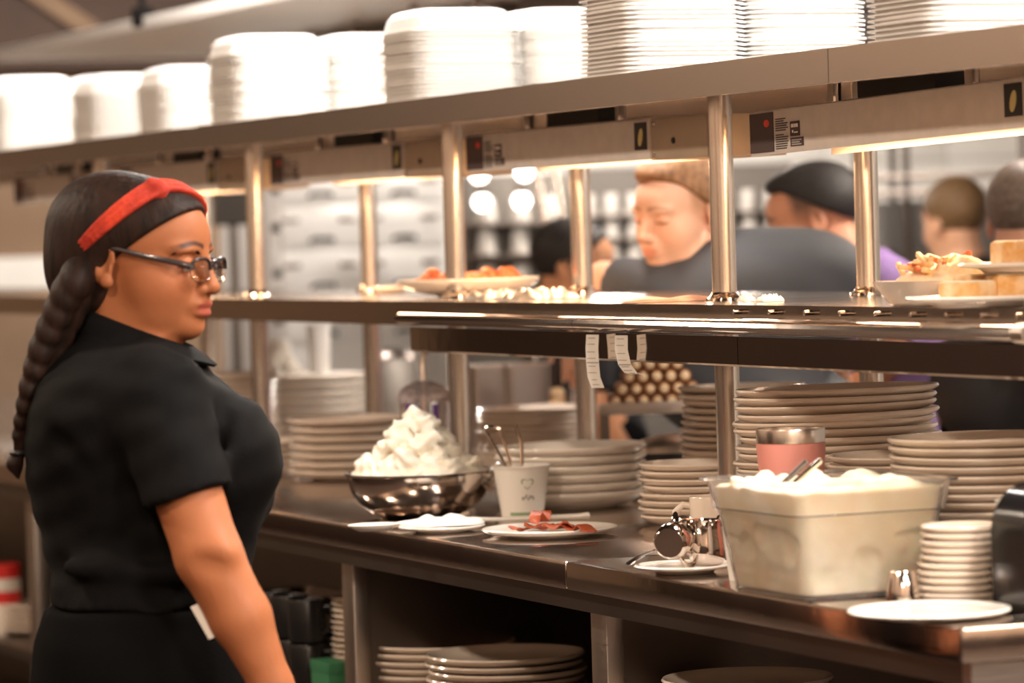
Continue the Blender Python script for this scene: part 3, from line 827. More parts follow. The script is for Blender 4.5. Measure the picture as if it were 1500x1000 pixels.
r = random.Random(4)
for i in range(46):
    F.ell((r.uniform(-.11, .11), r.uniform(-.10, .10), .147 + r.uniform(-.004, .006)), (r.uniform(.008, .022), r.uniform(.008, .022), r.uniform(.006, .014)), .008, rot=(r.uniform(-.6, .6), 0, r.uniform(0, 3)))
for i in range(10):   # hollows scooped from the top and voids against the wall
    F.ell((r.uniform(-.09, .09), r.uniform(-.08, .08), .160), (.03, .022, .012), .006, mode='sub')
for i in range(30):
    side = r.random() < .5
    F.ell((BX + .006 if side else r.uniform(-.1, .1), r.uniform(-.08, .08) if side else -BY - .006, r.uniform(.01, .085)), (r.uniform(.006, .012) if side else r.uniform(.012, .034), r.uniform(.012, .034) if side else r.uniform(.006, .012), r.uniform(.006, .022)), .004, mode='sub')
tag(link('whipped_butter', F.mesh(1), 'butter', None, tubc), 'pale yellow whipped butter filling the clear tub', 'butter')
p = tubc
tt = thing('tub_tongs', 'short steel tongs sticking out of the butter tub', 'tongs', (p.x, p.y, p.z))
d = 5.24
for (x0, y0, x1, y1) in ((1150, 705, 1182, 676), (1162, 708, 1202, 674)):
    a, b = rel(x0, y0, d, p), rel(x1, y1, d, p)
    G().tube([a - (b - a) * .5, a, (a * .4 + b * .6), b, b + (b - a) * .06], [.006, .007, .008, .008, .003], 10, flat=.55).obj('tong_arm', 'steel_polished' if x0 > 1155 else 'steel_dark', tt)

# coffee mug, creamers, dish
pm_ = on(1043, 5.95)
t = thing('coffee_mug', 'cream ceramic coffee mug behind the steel creamers', 'mug', pm_)
G().lathe([(0, .003), (.030, .003), (.032, 0), (.036, .002), (.0385, .03), (.0395, .088), (.038, .0905), (.0362, .088), (.035, .03), (.030, .009), (0, .008)], 44).obj('mug_body', 'plate', t)
hd = (RGT * -1); hd.z = 0; hd.normalize()
def hpt(u, z): return (hd.x * u, hd.y * u, z)
G().tube([hpt(.034, .074), hpt(.050, .078), (hpt(.061, .068)), hpt(.063, .048), hpt(.054, .028), hpt(.035, .020)], .0055, 10).obj('handle', 'plate', t)
pd = on(996, 5.64)
tag(link('creamer_plate', PM['tray'], None, None, pd), 'small white plate carrying two little steel creamers', 'plate')
CRS = 1.14
CR = [(0, 0), (.019, 0), (.0225, .004), (.0245, .016), (.0235, .030), (.0205, .044), (.0215, .052), (.0245, .058), (.0230, .058), (.0195, .050), (.0190, .044), (.022, .030), (.0225, .016), (.018, .004), (0, .003)]
def creamer(loc, rot, label, hand):
    t = thing('creamer', label, 'creamer', loc, rot)
    t.scale = (CRS, CRS, CRS)
    G().lathe(CR, 36).obj('pitcher_body', 'steel_polished', t)
    G().lathe([(0, 0), (.010, .002), (.006, .012), (0, .014)], 12, M=Matrix.Translation((0, -.026, .052)) @ Matrix.Rotation(-.8, 4, 'X') @ Matrix.Scale(.5, 4, (1, 0, 0))).obj('spout', 'steel_polished', t)
    G().tube([(0, .020, .048), (0, .034, .052), (0, .041, .040), (0, .036, .022), (0, .022, .014)], .0026, 8, flat=1.6).obj('handle', 'steel_polished', t)
    return t
creamer(pd + Vector((.004, .036, .0105)), PI, 'upright little steel creamer in front of the mug', 1)
mat('cream_liquid', (.90, .84, .74), .3)
cp = pd + Vector((.026, -.036, .047))
tv = (CAM - cp); tv.z = 0; tv.normalize(); az = math.atan2(tv.y, tv.x)
t = creamer(cp, (0, 0, 0), 'tipped steel creamer lying on its side with its base showing', 1)
t.rotation_euler = (Matrix.Rotation(az - .35, 3, 'Z') @ Matrix.Rotation(-PI / 2 + .12, 3, 'Y') @ Matrix.Rotation(1.2, 3, 'Z')).to_euler()
a = at_z(924, 828, Z_COUNTER + .010); b = at_z(958, 812, Z_COUNTER + .03)
t = thing('teaspoon', 'dark steel teaspoon leaning on the creamer plate rim', 'spoon', a)
G().tube([(0, 0, 0.004), (b - a) * .5 + Vector((0, 0, .008)), (b - a) + Vector((0, 0, .006))], [.009, .006, .003], 10, flat=.4).obj('handle', 'steel_dark', t)
# carton cup
pk = on(1095, 5.49)
t = paper_cup('carton_cup', pk, .033, .0445, .107, 'plain white paper cup with green print tucked behind the butter tub')
g = G(); a0 = cup_dir(pk, 0)
on_cup(g, .033, .0445, .107, a0 - .78, .014, .010, .007); g.obj('green_mark', 'paper_print', t, smooth=False)
g = G()
for i in range(5): on_cup(g, .033, .0445, .107, a0 - .60 + .02 * (i % 2), .040 + i * .008, .006, .004)
g.obj('grey_print', 'paper_grey', t, smooth=False)
# upturned steel cup
pu = on(1315, 5.04)
tag(G().lathe([(.0235, 0), (.0238, .001), (.0175, .046), (.016, .048), (0, .048), (0, .046), (.0155, .046), (.0222, .001)], 36).obj('sauce_cup', 'steel_bowl', None, pu), 'small upturned steel sauce cup between tub and saucers', 'sauce cup')
# white cup
t = paper_cup('white_cup', on(1506, 5.18), .034, .046, .128, 'plain white paper cup behind the black tape dispenser')
# wire rack end standing by the plates
pr = on(1484, 5.30)
# black label dispenser
pd2 = on(1566, 4.93)
t = thing('label_dispenser', 'black rounded label dispenser with a purple and white sticker', 'dispenser', pd2)
ex = Vector((1, 0, 0))
pts = []
for i in range(17):
    q = PI / 2 + PI / 2 * i / 16; pts.append((-.018 + .062 * math.cos(q), .10 + .065 * math.sin(q)))
poly = [(.08, .165)] + pts + [(-.080, .03), (-.080, 0), (.08, 0)]
G().prism(poly, -.07, .05).obj('dispenser_body', 'black_gloss', t, angle=35)
inner = [(-.010 + (y + .010) * .78, .012 + (z) * .84) for y, z in poly]
G().prism(inner, .050, .056).obj('side_cover', 'rubber', t, angle=35)
mat('purple_dark', (.07, .035, .12), .4)
G().box(.0562, .0570, -.064, .0, .105, .135).obj('purple_sticker', 'purple_dark', t, smooth=False)
G().box(.0562, .0570, -.064, .0, .088, .105).obj('white_sticker', 'white_print', t, smooth=False)
g = G()
for i in range(5): g.box(.0570, .0574, -.060 + i * .011, -.055 + i * .011, .126, .132)
g.obj('print', 'white_print', t, smooth=False)
g = G()
for i in range(7): g.box(.0570, .0574, -.058 + i * .006, -.056 + i * .006 , .091, .102)
g.obj('barcode', 'black', t, smooth=False)

# ------------------------------------------------------------------ on the middle shelf
ZM = Z_MID + .0004
mat('food_red', (.72, .12, .04), .5, color2=(.85, .36, .14), nscale=60)
mat('fries', (.80, .48, .18), .5, color2=(.88, .70, .42), nscale=30)
mat('cheese', (.90, .80, .62), .5, color2=(.84, .60, .32), nscale=40, bump=.4, bscale=50)
mat('toast', (.72, .36, .10), .7, color2=(.88, .72, .48), nscale=30, bump=.5, bscale=60)
mat('crumb', (.90, .80, .60), .8, bump=.4, bscale=90)
mat('foil', (.45, .41, .37), .45, .8, bump=.5, bscale=60)
pmesh('shelfp', .143, h=.036, rim=.006, m='plate_white', foot=.42, well=.6)
p = on(692, 7.60, ZM)
tag(link('food_plate', PM['shelfp'], None, None, p), 'white plate of red topped food behind the post on the middle shelf', 'plate')
F = Field(axis(-.12, .12, h=.005), axis(-.12, .12, h=.005), axis(0, .06, h=.005)); noise_lumps(F, (0, 0, .018), 40, .09, 5, zr=(0, .018), rr=(.008, .022)); F.ell((0, 0, .012), (.1, .1, .012), .01)
tag(link('red_food', F.mesh(1), 'food_red', None, p + Vector((0, 0, .006))), 'red sauced food heaped on the plate behind the post', 'food')
pmesh('small', .05, h=.014, rim=.004, m='plate_white')
tag(link('small_plate', PM['small'], None, None, on(575, 8.45, ZM)), 'small white plate near the rear post by the drawer unit', 'plate')
for (px, d, sx, sy, h, sd, lb) in ((735, 7.25, .05, .06, .018, 1, 'crumpled clear wrap on the shelf beside the red food plate'), (795, 7.0, .05, .07, .022, 4, 'crumpled foil sheet on the shelf beside the rear post'), (1098, 6.2, .012, .011, .012, 7, 'small crumpled napkin scrap at the foot of the front post'), (1133, 6.15, .014, .018, .011, 9, 'larger crumpled napkin scrap between the two near posts')):
    cloth('crumpled_scrap', on(px, d, ZM), sx, sy, h, sd, 'foil' if sd < 5 else 'paper', lb, 'scrap', folds=5)
mat('salmon', (.80, .38, .24), .5, color2=(.88, .62, .46), nscale=20)
o = cloth('food_strip', on(985, 6.42, ZM), .035, .085, .008, 6, 'salmon', 'thin salmon coloured strip of food on the middle shelf', 'food', rot=.0, folds=2)
# loaded bowl and plates at the near end
pbw = on(1384, 5.52, ZM)
def rect_bowl(sx, sy, h, t=.004):
    return loft([rrect(sx * .72, sy * .72, 0, .02), rrect(sx * .80, sy * .80, .004, .02), rrect(sx, sy, h - .003, .022), rrect(sx + .003, sy + .003, h, .022), rrect(sx - .004, sy - .004, h, .02), rrect(sx * .78 - .002, sy * .78 - .002, .008, .02)])
tag(rect_bowl(.062, .086, .036).obj('fries_bowl', 'plate_white', None, pbw, angle=50), 'white rectangular bowl of loaded fries at the foot of the post', 'bowl')
F = Field(axis(-.06, .06, h=.0035), axis(-.09, .09, h=.0035), axis(.005, .09, h=.0035))
F.ell((0, 0, .028), (.050, .074, .028), .01)
noise_lumps(F, (0, .01, .050), 34, .045, 12, k=.006, zr=(-.006, .014), rr=(.007, .014))
tag(link('melted_cheese', F.mesh(1), 'cheese', None, pbw), 'melted cheese heap over the loaded fries', 'food')
r = random.Random(21)
for i in range(26):
    a = r.uniform(0, 2 * PI); q = r.uniform(.015, .048); x, y = .8 * q * math.cos(a), 1.4 * q * math.sin(a)
    zz = .030 + .034 * (1 - (q / .06) ** 2); b = r.uniform(0, PI); L = r.uniform(.012, .024); dz = r.uniform(-.5, .7)
    v = Vector((math.cos(b), math.sin(b), dz)) * L
    o = G().box(-L, L, -.0035, .0035, -.0035, .0035, .001).obj('french_fry', 'food_red' if i % 3 == 0 else 'fries', None, pbw + Vector((x, y, zz + .006)), (0, -math.atan(dz), b))
    tag(o, 'red seasoned fry on the loaded fries' if i % 3 == 0 else 'golden fry on the loaded fries', 'fry', 'red fries in the bowl' if i % 3 == 0 else 'golden fries in the bowl')
pmesh('sidep', .105, h=.016, rim=.005, m='plate_white')
pA = on(1432, 5.34, ZM); pA.y += 0
pA = on(1440, 5.31, ZM)
tag(link('toast_plate', PM['sidep'], None, None, pA), 'white plate of toast slices in front of the fries bowl', 'plate')
pmesh('sidep2', .085, h=.014, rim=.005, m='plate_white')
pB = on(1516, 5.18, ZM + .002)
def bread(loc, sx, sy, sz, rot, label, m='toast'):
    t = thing('toast_slice', label, 'toast', loc, rot)
    G().box(-sx, sx, -sy, sy, 0, sz, .006).obj('crust', m, t)
    G().box(-sx * .86, sx * .86, -sy * .86, sy * .86, sz - .004, sz + .0012, .002).obj('crumb', 'crumb', t)
    return t
bread(pA + Vector((0.0, -.018, .0095)), .030, .030, .026, .3, 'thick toast slice on the shelf plate nearest the fries')
bread(pA + Vector((.004, .052, .0095)), .030, .034, .034, -.2, 'tall toast block holding up the upper plate')
bread(pA + Vector((-.058, .030, .0095)), .022, .030, .034, .15, 'narrow toast block leaning against the tall toast block')
pC = pA + Vector((-.006, .066, .0462))
tag(link('upper_plate', PM['sidep2'], None, None, pC), 'white plate stacked on top of the toast slices', 'plate')
bread(pC + Vector((.0, .012, .0095)), .032, .040, .034, .1, 'golden toast wedge on the upper plate')

# ------------------------------------------------------------------ order tickets in the rail
def ticket(pts, d, w, label):
    ps_ = [at_d(x, y, d) for x, y in pts]; o = ps_[0]; v = []; f = []; side = RGT * (w / 2); th = FWD * .0004
    n = len(ps_)
    for p in ps_:
        q = p - o
        for s in (-1, 1):
            v.append(q + side * s); v.append(q + side * s + th)
    for i in range(n - 1):
        k = i * 4; f += [(k, k + 2, k + 6, k + 4), (k + 1, k + 5, k + 7, k + 3), (k, k + 4, k + 5, k + 1), (k + 2, k + 3, k + 7, k + 6)]
    f += [(0, 1, 3, 2), ((n - 1) * 4, (n - 1) * 4 + 2, (n - 1) * 4 + 3, (n - 1) * 4 + 1)]
    t = thing('order_ticket', label, 'receipt', o)
    G().add(v, f).obj('paper_strip', 'paper', t, angle=60)
    g = G(); r = random.Random(len(pts))
    for i in range(n - 1):
        for s in (.25, .7):
            c = ps_[i] * (1 - s) + ps_[i + 1] * s - o - FWD * .0006; L = w * r.uniform(.25, .42)
            g.add([c - RGT * L - UPV * .0006, c + RGT * L * .6 - UPV * .0006, c + RGT * L * .6 + UPV * .0006, c - RGT * L + UPV * .0006], [(0, 1, 2, 3)])
    c = ps_[2] - o - FWD * .0006
    g.add([c - RGT * w * .45 - UPV * .001, c + RGT * w * .45 - UPV * .001, c + RGT * w * .45 + UPV * .001, c - RGT * w * .45 + UPV * .001], [(0, 1, 2, 3)])
    g.obj('print', 'paper_grey', t, smooth=False)
    return t
dT = (at_y(868, 500, -.222) - CAM).dot(FWD)
ticket([(868, 490), (867, 510), (868, 531), (870, 552), (876, 568)], dT, .021, 'long white order ticket hanging nearest the rail joint')
dT = (at_y(911, 500, -.222) - CAM).dot(FWD)
ticket([(910, 491), (910, 512), (915, 534), (924, 546), (936, 548)], dT, .021, 'short white order ticket curling up at its end')

# ------------------------------------------------------------------ people
UH = _right.copy(); VH = _d0.copy(); TH = math.atan2(UH.y, UH.x)
class Frame:
    """local frame: x to the right of the view, y away, z up, origin on the floor"""
    def __init__(s, px, d):
        p = at_d(px, 600, d); s.o = Vector((p.x, p.y, 0)); s.d = d
    def __call__(s, px, py, dv=0.0):
        r = at_d(px, py, s.d + dv) - s.o; return np.array((r.dot(UH), r.dot(VH), r.z))
def loftz(F, table, k=.02, grow=0.0):
    """table rows: z, x0, x1, ycentre, yhalf"""
    T = np.array(sorted(table)); zs = T[:, 0]
    def fn(X, Y, Z):
        g = lambda i: np.interp(Z, zs, T[:, i])
        x0, x1, yc, yh = g(1) - grow, g(2) + grow, g(3), g(4) + grow
        a = (x1 - x0) / 2; cx = (x0 + x1) / 2
        q = (np.abs((X - cx) / a) ** 2.3 + np.abs((Y - yc) / yh) ** 2.3) ** (1 / 2.3)
        d = (q - 1) * np.minimum(a, yh)
        return np.maximum(d, np.maximum(zs[0] - Z, Z - zs[-1]))
    lo = (T[:, 1].min() - grow, (T[:, 3] - T[:, 4]).min() - grow, zs[0]); hi = (T[:, 2].max() + grow, (T[:, 3] + T[:, 4]).max() + grow, zs[-1])
    F._op(fn, lo, hi, k, 'add')
def capclip(F, a, b, ra, rb, clip_p, clip_n, k):
    a = np.array(a); b = np.array(b); ab = b - a; L2 = float(ab @ ab)
    def fn(X, Y, Z):
        x, y, z = X - a[0], Y - a[1], Z - a[2]
        t = np.clip((x * ab[0] + y * ab[1] + z * ab[2]) / L2, 0, 1)
        d = np.sqrt((x - ab[0] * t) ** 2 + (y - ab[1] * t) ** 2 + (z - ab[2] * t) ** 2) - (ra + (rb - ra) * t)
        pl = (X - clip_p[0]) * clip_n[0] + (Y - clip_p[1]) * clip_n[1] + (Z - clip_p[2]) * clip_n[2]
        return np.maximum(d, pl)
    m = max(ra, rb); F._op(fn, np.minimum(a, b) - m, np.maximum(a, b) + m, k, 'add')
class Head:
    """head frame: x out of the face, y to the person's left, z up; origin between the ears"""
    def __init__(s, O, R, sc=1.0): s.O = np.array(O); s.R = R; s.Rn = np.array(R); s.sc = sc; s.rot = R.to_euler()
    def p(s, q): return s.O + s.Rn @ (np.array(q) * s.sc)
    def ell(s, F, c, r, k=.01, mode='add', rot=None):
        R = s.R @ Euler(rot).to_matrix() if rot else s.R
        F.ell(s.p(c), np.array(r) * s.sc, k, R.to_euler(), mode)
    def cap(s, F, a, b, ra, rb, k=.01, mode='add'): F.cap(s.p(a), s.p(b), ra * s.sc, rb * s.sc, k, mode)
    def inv(s, P): return ((P - s.O) @ s.Rn) / s.sc
def face(F, H, full=0.0, fine=True):
    e = H.ell
    e(F, (-.002, 0, .042), (.094, .073, .080), .01)                       # skull
    e(F, (.046, 0, .036), (.074, .064, .070), .02)                        # forehead
    e(F, (.046, 0, -.028), (.066, .060 + full * .006, .064), .02)         # mid face
    e(F, (.050, 0, -.066), (.052 + full * .002, .048 + full * .012, .036), .025)   # jaw
    for sy in (-1, 1):
        e(F, (.062, sy * .034, -.026), (.040, .028 + full * .008, .036), .02)      # cheek
        e(F, (.094, sy * .031, .024), (.020, .024, .009), .012)                    # brow ridge
    if full: e(F, (.036, 0, -.086), (.050, .046, .026), .025)             # soft under-chin
    e(F, (.097, 0, -.083), (.020, .024, .018), .018)                      # chin
    for sy in (-1, 1): e(F, (.116, sy * .032, .006), (.016, .017, .011), .012, 'sub')  # eye hollow
    H.cap(F, (.113, 0, .016), (.128, 0, -.024), .0075, .0100, .010)       # nose
    e(F, (.130, 0, -.028), (.0105, .0115, .0095), .006)
    for sy in (-1, 1): e(F, (.119, sy * .0125, -.031), (.0095, .0075, .0075), .005)
    if fine:
        for sy in (-1, 1): e(F, (.125, sy * .0065, -.0395), (.005, .0035, .0035), .003, 'sub')
    e(F, (.108, 0, -.052), (.016, .026, .018), .012)                      # mouth mound
    e(F, (.1165, 0, -.0505), (.0100, .0230, .0062), .004)                 # upper lip
    e(F, (.1155, 0, -.0640), (.0105, .0205, .0074), .004)                 # lower lip
    if fine: H.cap(F, (.1265, -.020, -.0575), (.1265, .020, -.0575), .0018, .0018, .003, 'sub')
    for sy in (-1, 1):
        e(F, (.1015, sy * .031, .0065), (.0105, .0165, .0105), .003)      # lids over the eye ball
    for sy in (-1, 1):                                                    # ears
        e(F, (-.004, sy * .0745, .002), (.019, .0085, .031), .005, rot=(0, .18, sy * .25))
        e(F, (.000, sy * .0815, .004), (.0105, .006, .019), .004, 'sub', rot=(0, .18, sy * .25))
        e(F, (.004, sy * .078, -.024), (.010, .007, .010), .005)
def skin_colors(me, H, base, lip, brow, beard=None):
    base, lip, brow = np.array(base), np.array(lip), np.array(brow)
    def fn(P):
        q = H.inv(P.astype(np.float64)); C = np.tile(base, (len(P), 1))
        rs = np.random.RandomState(1)
        def blend(C, m, col): return C * (1 - m[:, None]) + col * m[:, None]
        x, y, z = q[:, 0], q[:, 1], q[:, 2]
        ch = np.exp(-(((x - .085) / .03) ** 2 + ((np.abs(y) - .045) / .025) ** 2 + ((z + .025) / .025) ** 2)); C = blend(C, ch * .25, base * np.array((1.10, .80, .72)))
        lp = ((x > .104) & (np.abs(y) < .0215)).astype(float) * np.clip(1.6 - ((z + .0575) / .0125) ** 2 * 1.4 - (y / .021) ** 2 * .9, 0, 1); C = blend(C, lp * .9, lip)
        bz = .0275 + .006 * np.cos((np.abs(y) - .030) / .022 * 1.5)
        bm = ((x > .06) & (np.abs(y) > .010) & (np.abs(y) < .056)).astype(float) * np.clip(1.5 - np.abs(z - bz) / .0032, 0, 1) * np.clip((.060 - np.abs(y)) / .012, 0, 1); C = blend(C, bm * .92, brow)
        lm = ((x > .09) & (np.abs(np.abs(y) - .031) < .0155)).astype(float) * np.clip(1.4 - np.abs(z - .0005) / .0018, 0, 1); C = blend(C, lm * .9, brow * .5)
        if beard is not None:
            b = ((z < -.035) & (z > -.12)).astype(float) * np.clip((x - .02) / .03, 0, 1) * (1 - lp); C = blend(C, b * .35, np.array(beard))
        return C
    vcolor(me, fn)

# ---------------------------------------------------------- the server
W_ = Frame(205, 5.40)
mat('skin_brown', (.45, .20, .10), .58, spec=.3, sss=.12, vcol=True, bump=.08, bscale=300)
woman = thing('person', 'woman in a black polo and red headband looking across the pass', 'person', W_.o, (0, 0, TH))
yaw = math.radians(-20)
HR = Matrix.Rotation(yaw, 3, 'Z') @ Matrix.Rotation(math.radians(4), 3, 'Y')
H = Head(W_(189, 386), HR, 1.0)
zpx = lambda y: W_(205, y)[2]
xpx = lambda x, y: W_(x, y)[0]
rows = [(505, 140, 262, 0.0, .085), (535, 96, 296, 0, .140), (560, 76, 322, .0, .168), (600, 57, 350, .0, .186), (650, 43, 384, 0, .182), (690, 40, 397, 0, .176), (740, 50, 391, 0, .170), (780, 62, 381, 0, .168), (830, 76, 368, 0, .172), (880, 74, 362, 0, .186), (930, 56, 366, 0, .200), (1000, 48, 372, 0, .205)]
torso = [(zpx(y), xpx(a, y), xpx(b, y), yc, yh) for y, a, b, yc, yh in rows]
hipz = zpx(1000)
arm = [W_(228, 595, -.145), W_(264, 690, -.192), W_(306, 815, -.235), W_(353, 905, -.240), W_(398, 1003, -.235), W_(420, 1045, -.232)]
armr = [.050, .0485, .0450, .0410, .0280, .0260]
arm2 = [W_(228, 595, .145), W_(266, 690, .19), W_(300, 815, .235), W_(352, 905, .21), W_(400, 1000, .19), W_(420, 1045, .185)]
def legs(F, zh, xc, grow, foot=True):
    for sy in (-1, 1):
        F.chain([(xc, sy * .10, zh), (xc + .01, sy * .10, zh * .55), (xc - .01, sy * .10, .09)], [.105 + grow, .070 + grow, .045 + grow], .03)
    # shoes are added separately
xs = axis(W_(20, 600)[0], W_(460, 600)[0] + .03, fine=(H.O[0] + .01, H.O[0] + .15), h=.0065, hf=.0022)
ys = axis(-.33, .31, fine=(-.095, -.005), h=.0065, hf=.0022)
zs = axis(.0, W_(200, 235)[2], fine=(H.O[2] - .115, H.O[2] + .06), h=.0075, hf=.0022)
F = Field(xs, ys, zs)
face(F, H, full=1.0)
F.cap(H.p((-.012, 0, -.03)), W_(196, 520), .056, .066, .02)
loftz(F, torso, .03, -.016)
legs(F, hipz + .03, .0, -.015)
F.chain(arm, armr, .012); F.chain(arm2, armr, .012)
# elbow crease and the olecranon
F.ell(W_(322, 812, -.27), (.020, .014, .014), .02); F.ell(W_(300, 828, -.286), (.026, .008, .012), .016, mode='sub')
def hand(F, wr, dirv, sidev, backv):
    """relaxed hand: palm and five bent fingers"""
    wr, dirv, sidev, backv = [np.array(v, dtype=float) for v in (wr, dirv, sidev, backv)]
    pc = wr + dirv * .045
    for s in (-.026, -.009, .009, .026): F.cap(wr + dirv * .01 + sidev * s * .6, wr + dirv * .085 + sidev * s, .0125, .0105, .008)
    for s, L in ((-.030, .068), (-.010, .080), (.011, .075), (.030, .058)):
        a = wr + dirv * .085 + sidev * s; b = a + (dirv * .85 + backv * .5) * L * .45; c = b + (dirv * .55 + backv * .85) * L * .35; e = c + (dirv * .2 + backv) * L * .25
        F.chain([a, b, c, e], [.0095, .0085, .0078, .007], .003)
    a = wr + dirv * .025 - sidev * .025; b = a + (dirv * .55 - sidev * .7) * .045; c = b + (dirv * .85 - sidev * .1 + backv * .4) * .035
    F.chain([a, b, c], [.012, .0105, .008], .005)
dv = (arm[5] - arm[4]); dv /= np.linalg.norm(dv)
hand(F, arm[5], dv, np.array((.85, 0, .45)), np.array((0, .95, .1)))
dv = (arm2[5] - arm2[4]); dv /= np.linalg.norm(dv)
hand(F, arm2[5], dv, np.array((.85, 0, .45)), np.array((0, -.95, .1)))
me = F.mesh(1)
skin_colors(me, H, (.34, .115, .045), (.29, .055, .036), (.030, .014, .009))
body = link('body', me, 'skin_brown', woman)
# eyes: a sliver of white under lowered lids
mat('eye', (.75, .70, .65), .15); mat('iris', (.03, .015, .01), .1)
for sy in (-1, 1):
    c = H.p((.1012, sy * .031, .0045))
    e_ = G().lathe([(.0113 * math.sin(PI * i / 12), -.0113 * math.cos(PI * i / 12)) for i in range(13)], 20).obj('eye', 'eye', body, c)
    q = HR @ Vector((.0104, 0, -.0028))
    G().lathe([(.0052 * math.sin(PI * i / 8), -.0052 * math.cos(PI * i / 8)) for i in range(9)], 14).obj('iris', 'iris', e_, q)
# shirt
F = Field(axis(W_(15, 600)[0], W_(430, 600)[0], h=.006), axis(-.30, .30, h=.006), axis(zpx(905) - .02, zpx(470), h=.006))
shirt_rows = [r for r in torso if r[0] > zpx(885)]
loftz(F, shirt_rows, .03)
F.ell(W_(338, 668, -.075), (.068, .085, .082), .05); F.ell(W_(338, 668, .075), (.068, .085, .082), .05)
F.ell(W_(150, 610, 0), (.095, .175, .11), .05)
hem = W_(283, 724, -.214); hn = np.array((.28, -.06, -.96)); hn /= np.linalg.norm(hn)
F.ell(W_(222, 588, -.125), (.078, .080, .078), .04)
capclip(F, W_(228, 595, -.145), W_(291, 765, -.226), .073, .0590, hem, hn, .022)
hem2 = W_(283, 724, .214); hn2 = np.array((.28, .06, -.96)); hn2 /= np.linalg.norm(hn2)
F.ell(W_(222, 588, .125), (.078, .080, .078), .04)
capclip(F, W_(228, 595, .145), W_(291, 765, .226), .073, .0590, hem2, hn2, .022)
F.cap(H.p((-.012, 0, -.05)), W_(200, 505), .070, .088, .02)
# open neck, armhole seam and soft folds
F.cap(W_(196, 520), H.p((-.004, 0, -.02)), .062, .066, .006, 'sub')
F.cut(lambda X, Y, Z: (Z - zpx(484)) + .42 * (X - xpx(205, 484)) )
for (a, b, rr) in (((100, 700, -.19), (200, 790, -.20), .010), ((90, 760, -.17), (190, 815, -.19), .009), ((330, 610, -.15), (300, 700, -.17), .012), ((80, 640, -.17), (150, 730, -.20), .010), ((85, 800, -.17), (300, 850, -.19), .009)):
    F.cap(W_(*a), W_(*b), rr, rr * .6, .018, 'sub')
F.cap(W_(100, 832, -.15), W_(300, 846, -.18), .010, .012, .02)
Xs, Ys, Zs = F.xs[:, None, None], F.ys[None, :, None], F.zs[None, None, :]
F.d = (F.d + .0022 * np.sin(Xs * 34 + Zs * 62 + 1.6 * np.sin(Zs * 25)) * np.sin(Ys * 30 + Zs * 18) + .0012 * np.sin(Zs * 120 - Xs * 55)).astype(np.float32)
shirt = link('polo_shirt', F.mesh(1), 'shirt', woman)
# collar
def ring(cx, cz, cy, ru, rv, tilt, n=44, front=0.0):
    o = []
    for i in range(n):
        a = 2 * PI * i / n; x = ru * math.cos(a); y = rv * math.sin(a)
        o.append((cx + x * math.cos(tilt), cy + y, cz - x * math.sin(tilt) - front * max(0, math.cos(a)) ** 6))
    return o
c = W_(204, 490); c2 = W_(210, 512)
tl = math.radians(22)
rings = [ring(c[0] - .004, c[2] + .006, 0, .080, .069, tl), ring(c[0], c[2] + .012, 0, .083, .072, tl), ring(c[0] + .004, c[2] + .007, 0, .089, .079, tl), ring(c2[0] + .004, c2[2] + .004, 0, .103, .101, tl * .62, front=.004), ring(c2[0] + .003, c2[2], 0, .100, .098, tl * .62, front=.004), ring(c[0], c[2] - .012, 0, .080, .070, tl)]
loft(rings, False, False).obj('collar', 'shirt', shirt, angle=50)
# trousers and shoes
F = Field(axis(W_(10, 900)[0], W_(420, 900)[0], h=.009), axis(-.30, .30, h=.009), axis(.03, zpx(868), h=.009))
loftz(F, [r for r in torso if r[0] < zpx(875)] + [(hipz - .12, xpx(52, 1000), xpx(360, 1000), 0, .195)], .03, .004)
legs(F, hipz + .02, .0, .004)
link('trousers', F.mesh(1), 'trousers', woman)
for sy in (-1, 1):
    F = Field(axis(-.12, .22, h=.008), axis(-.08, .08, h=.008), axis(-.0, .12, h=.008))
    F.ell((.05, 0, .035), (.135, .045, .045), .02); F.ell((-.03, 0, .06), (.06, .045, .06), .02); F.cut(lambda X, Y, Z: .002 - Z + 0 * X + 0 * Y)
    link('shoe', F.mesh(1), 'black', woman, (.0, sy * .10, 0))
# hair swept back, with the braid as its own part
F = Field(axis(H.O[0] - .17, H.O[0] + .13, h=.003), axis(-.11, .11, h=.003), axis(H.O[2] - .13, H.O[2] + .15, h=.003))
H.ell(F, (-.006, 0, .044), (.108, .083, .082), .01)
H.ell(F, (-.035, 0, .054), (.082, .078, .068), .03)
H.ell(F, (.040, 0, .054), (.0775, .070, .060), .02)
HX, HY, HZ = F.xs.copy(), F.ys.copy(), F.zs.copy(); D0 = F.d.copy()
def cutface(X, Y, Z):
    P0 = X - H.O[0]; P1 = Y - H.O[1]; P2 = Z - H.O[2]; R = H.Rn
    x = R[0, 0] * P0 + R[1, 0] * P1 + R[2, 0] * P2; y = R[0, 1] * P0 + R[1, 1] * P1 + R[2, 1] * P2; z = R[0, 2] * P0 + R[1, 2] * P1 + R[2, 2] * P2
    f = (x - .028) * .76 - (z - .022) - .15 * np.maximum(0, .05 - np.abs(y)) * 0
    return f * .75
F.cut(cutface)
DH = F.d.copy()
F.ell(W_(130, 372), (.055, .066, .060), .03); F.ell(W_(114, 405), (.042, .056, .056), .03); F.ell(W_(142, 418), (.036, .058, .050), .03)
r = random.Random(2)
for i in range(26):     # combed strands running back
    a = r.uniform(-1.2, 1.2); s = -1 if i % 2 else 1
    p0 = H.p((.060 - abs(a) * .03, .070 * math.sin(a), .075 + .055 * math.cos(a))); p1 = H.p((-.060, .072 * math.sin(a), .050 + .070 * math.cos(a))); p2 = H.p((-.100, .05 * math.sin(a), .0 + .03 * math.cos(a)))
    pass
hair = link('hair', F.mesh(1), 'hair', woman)
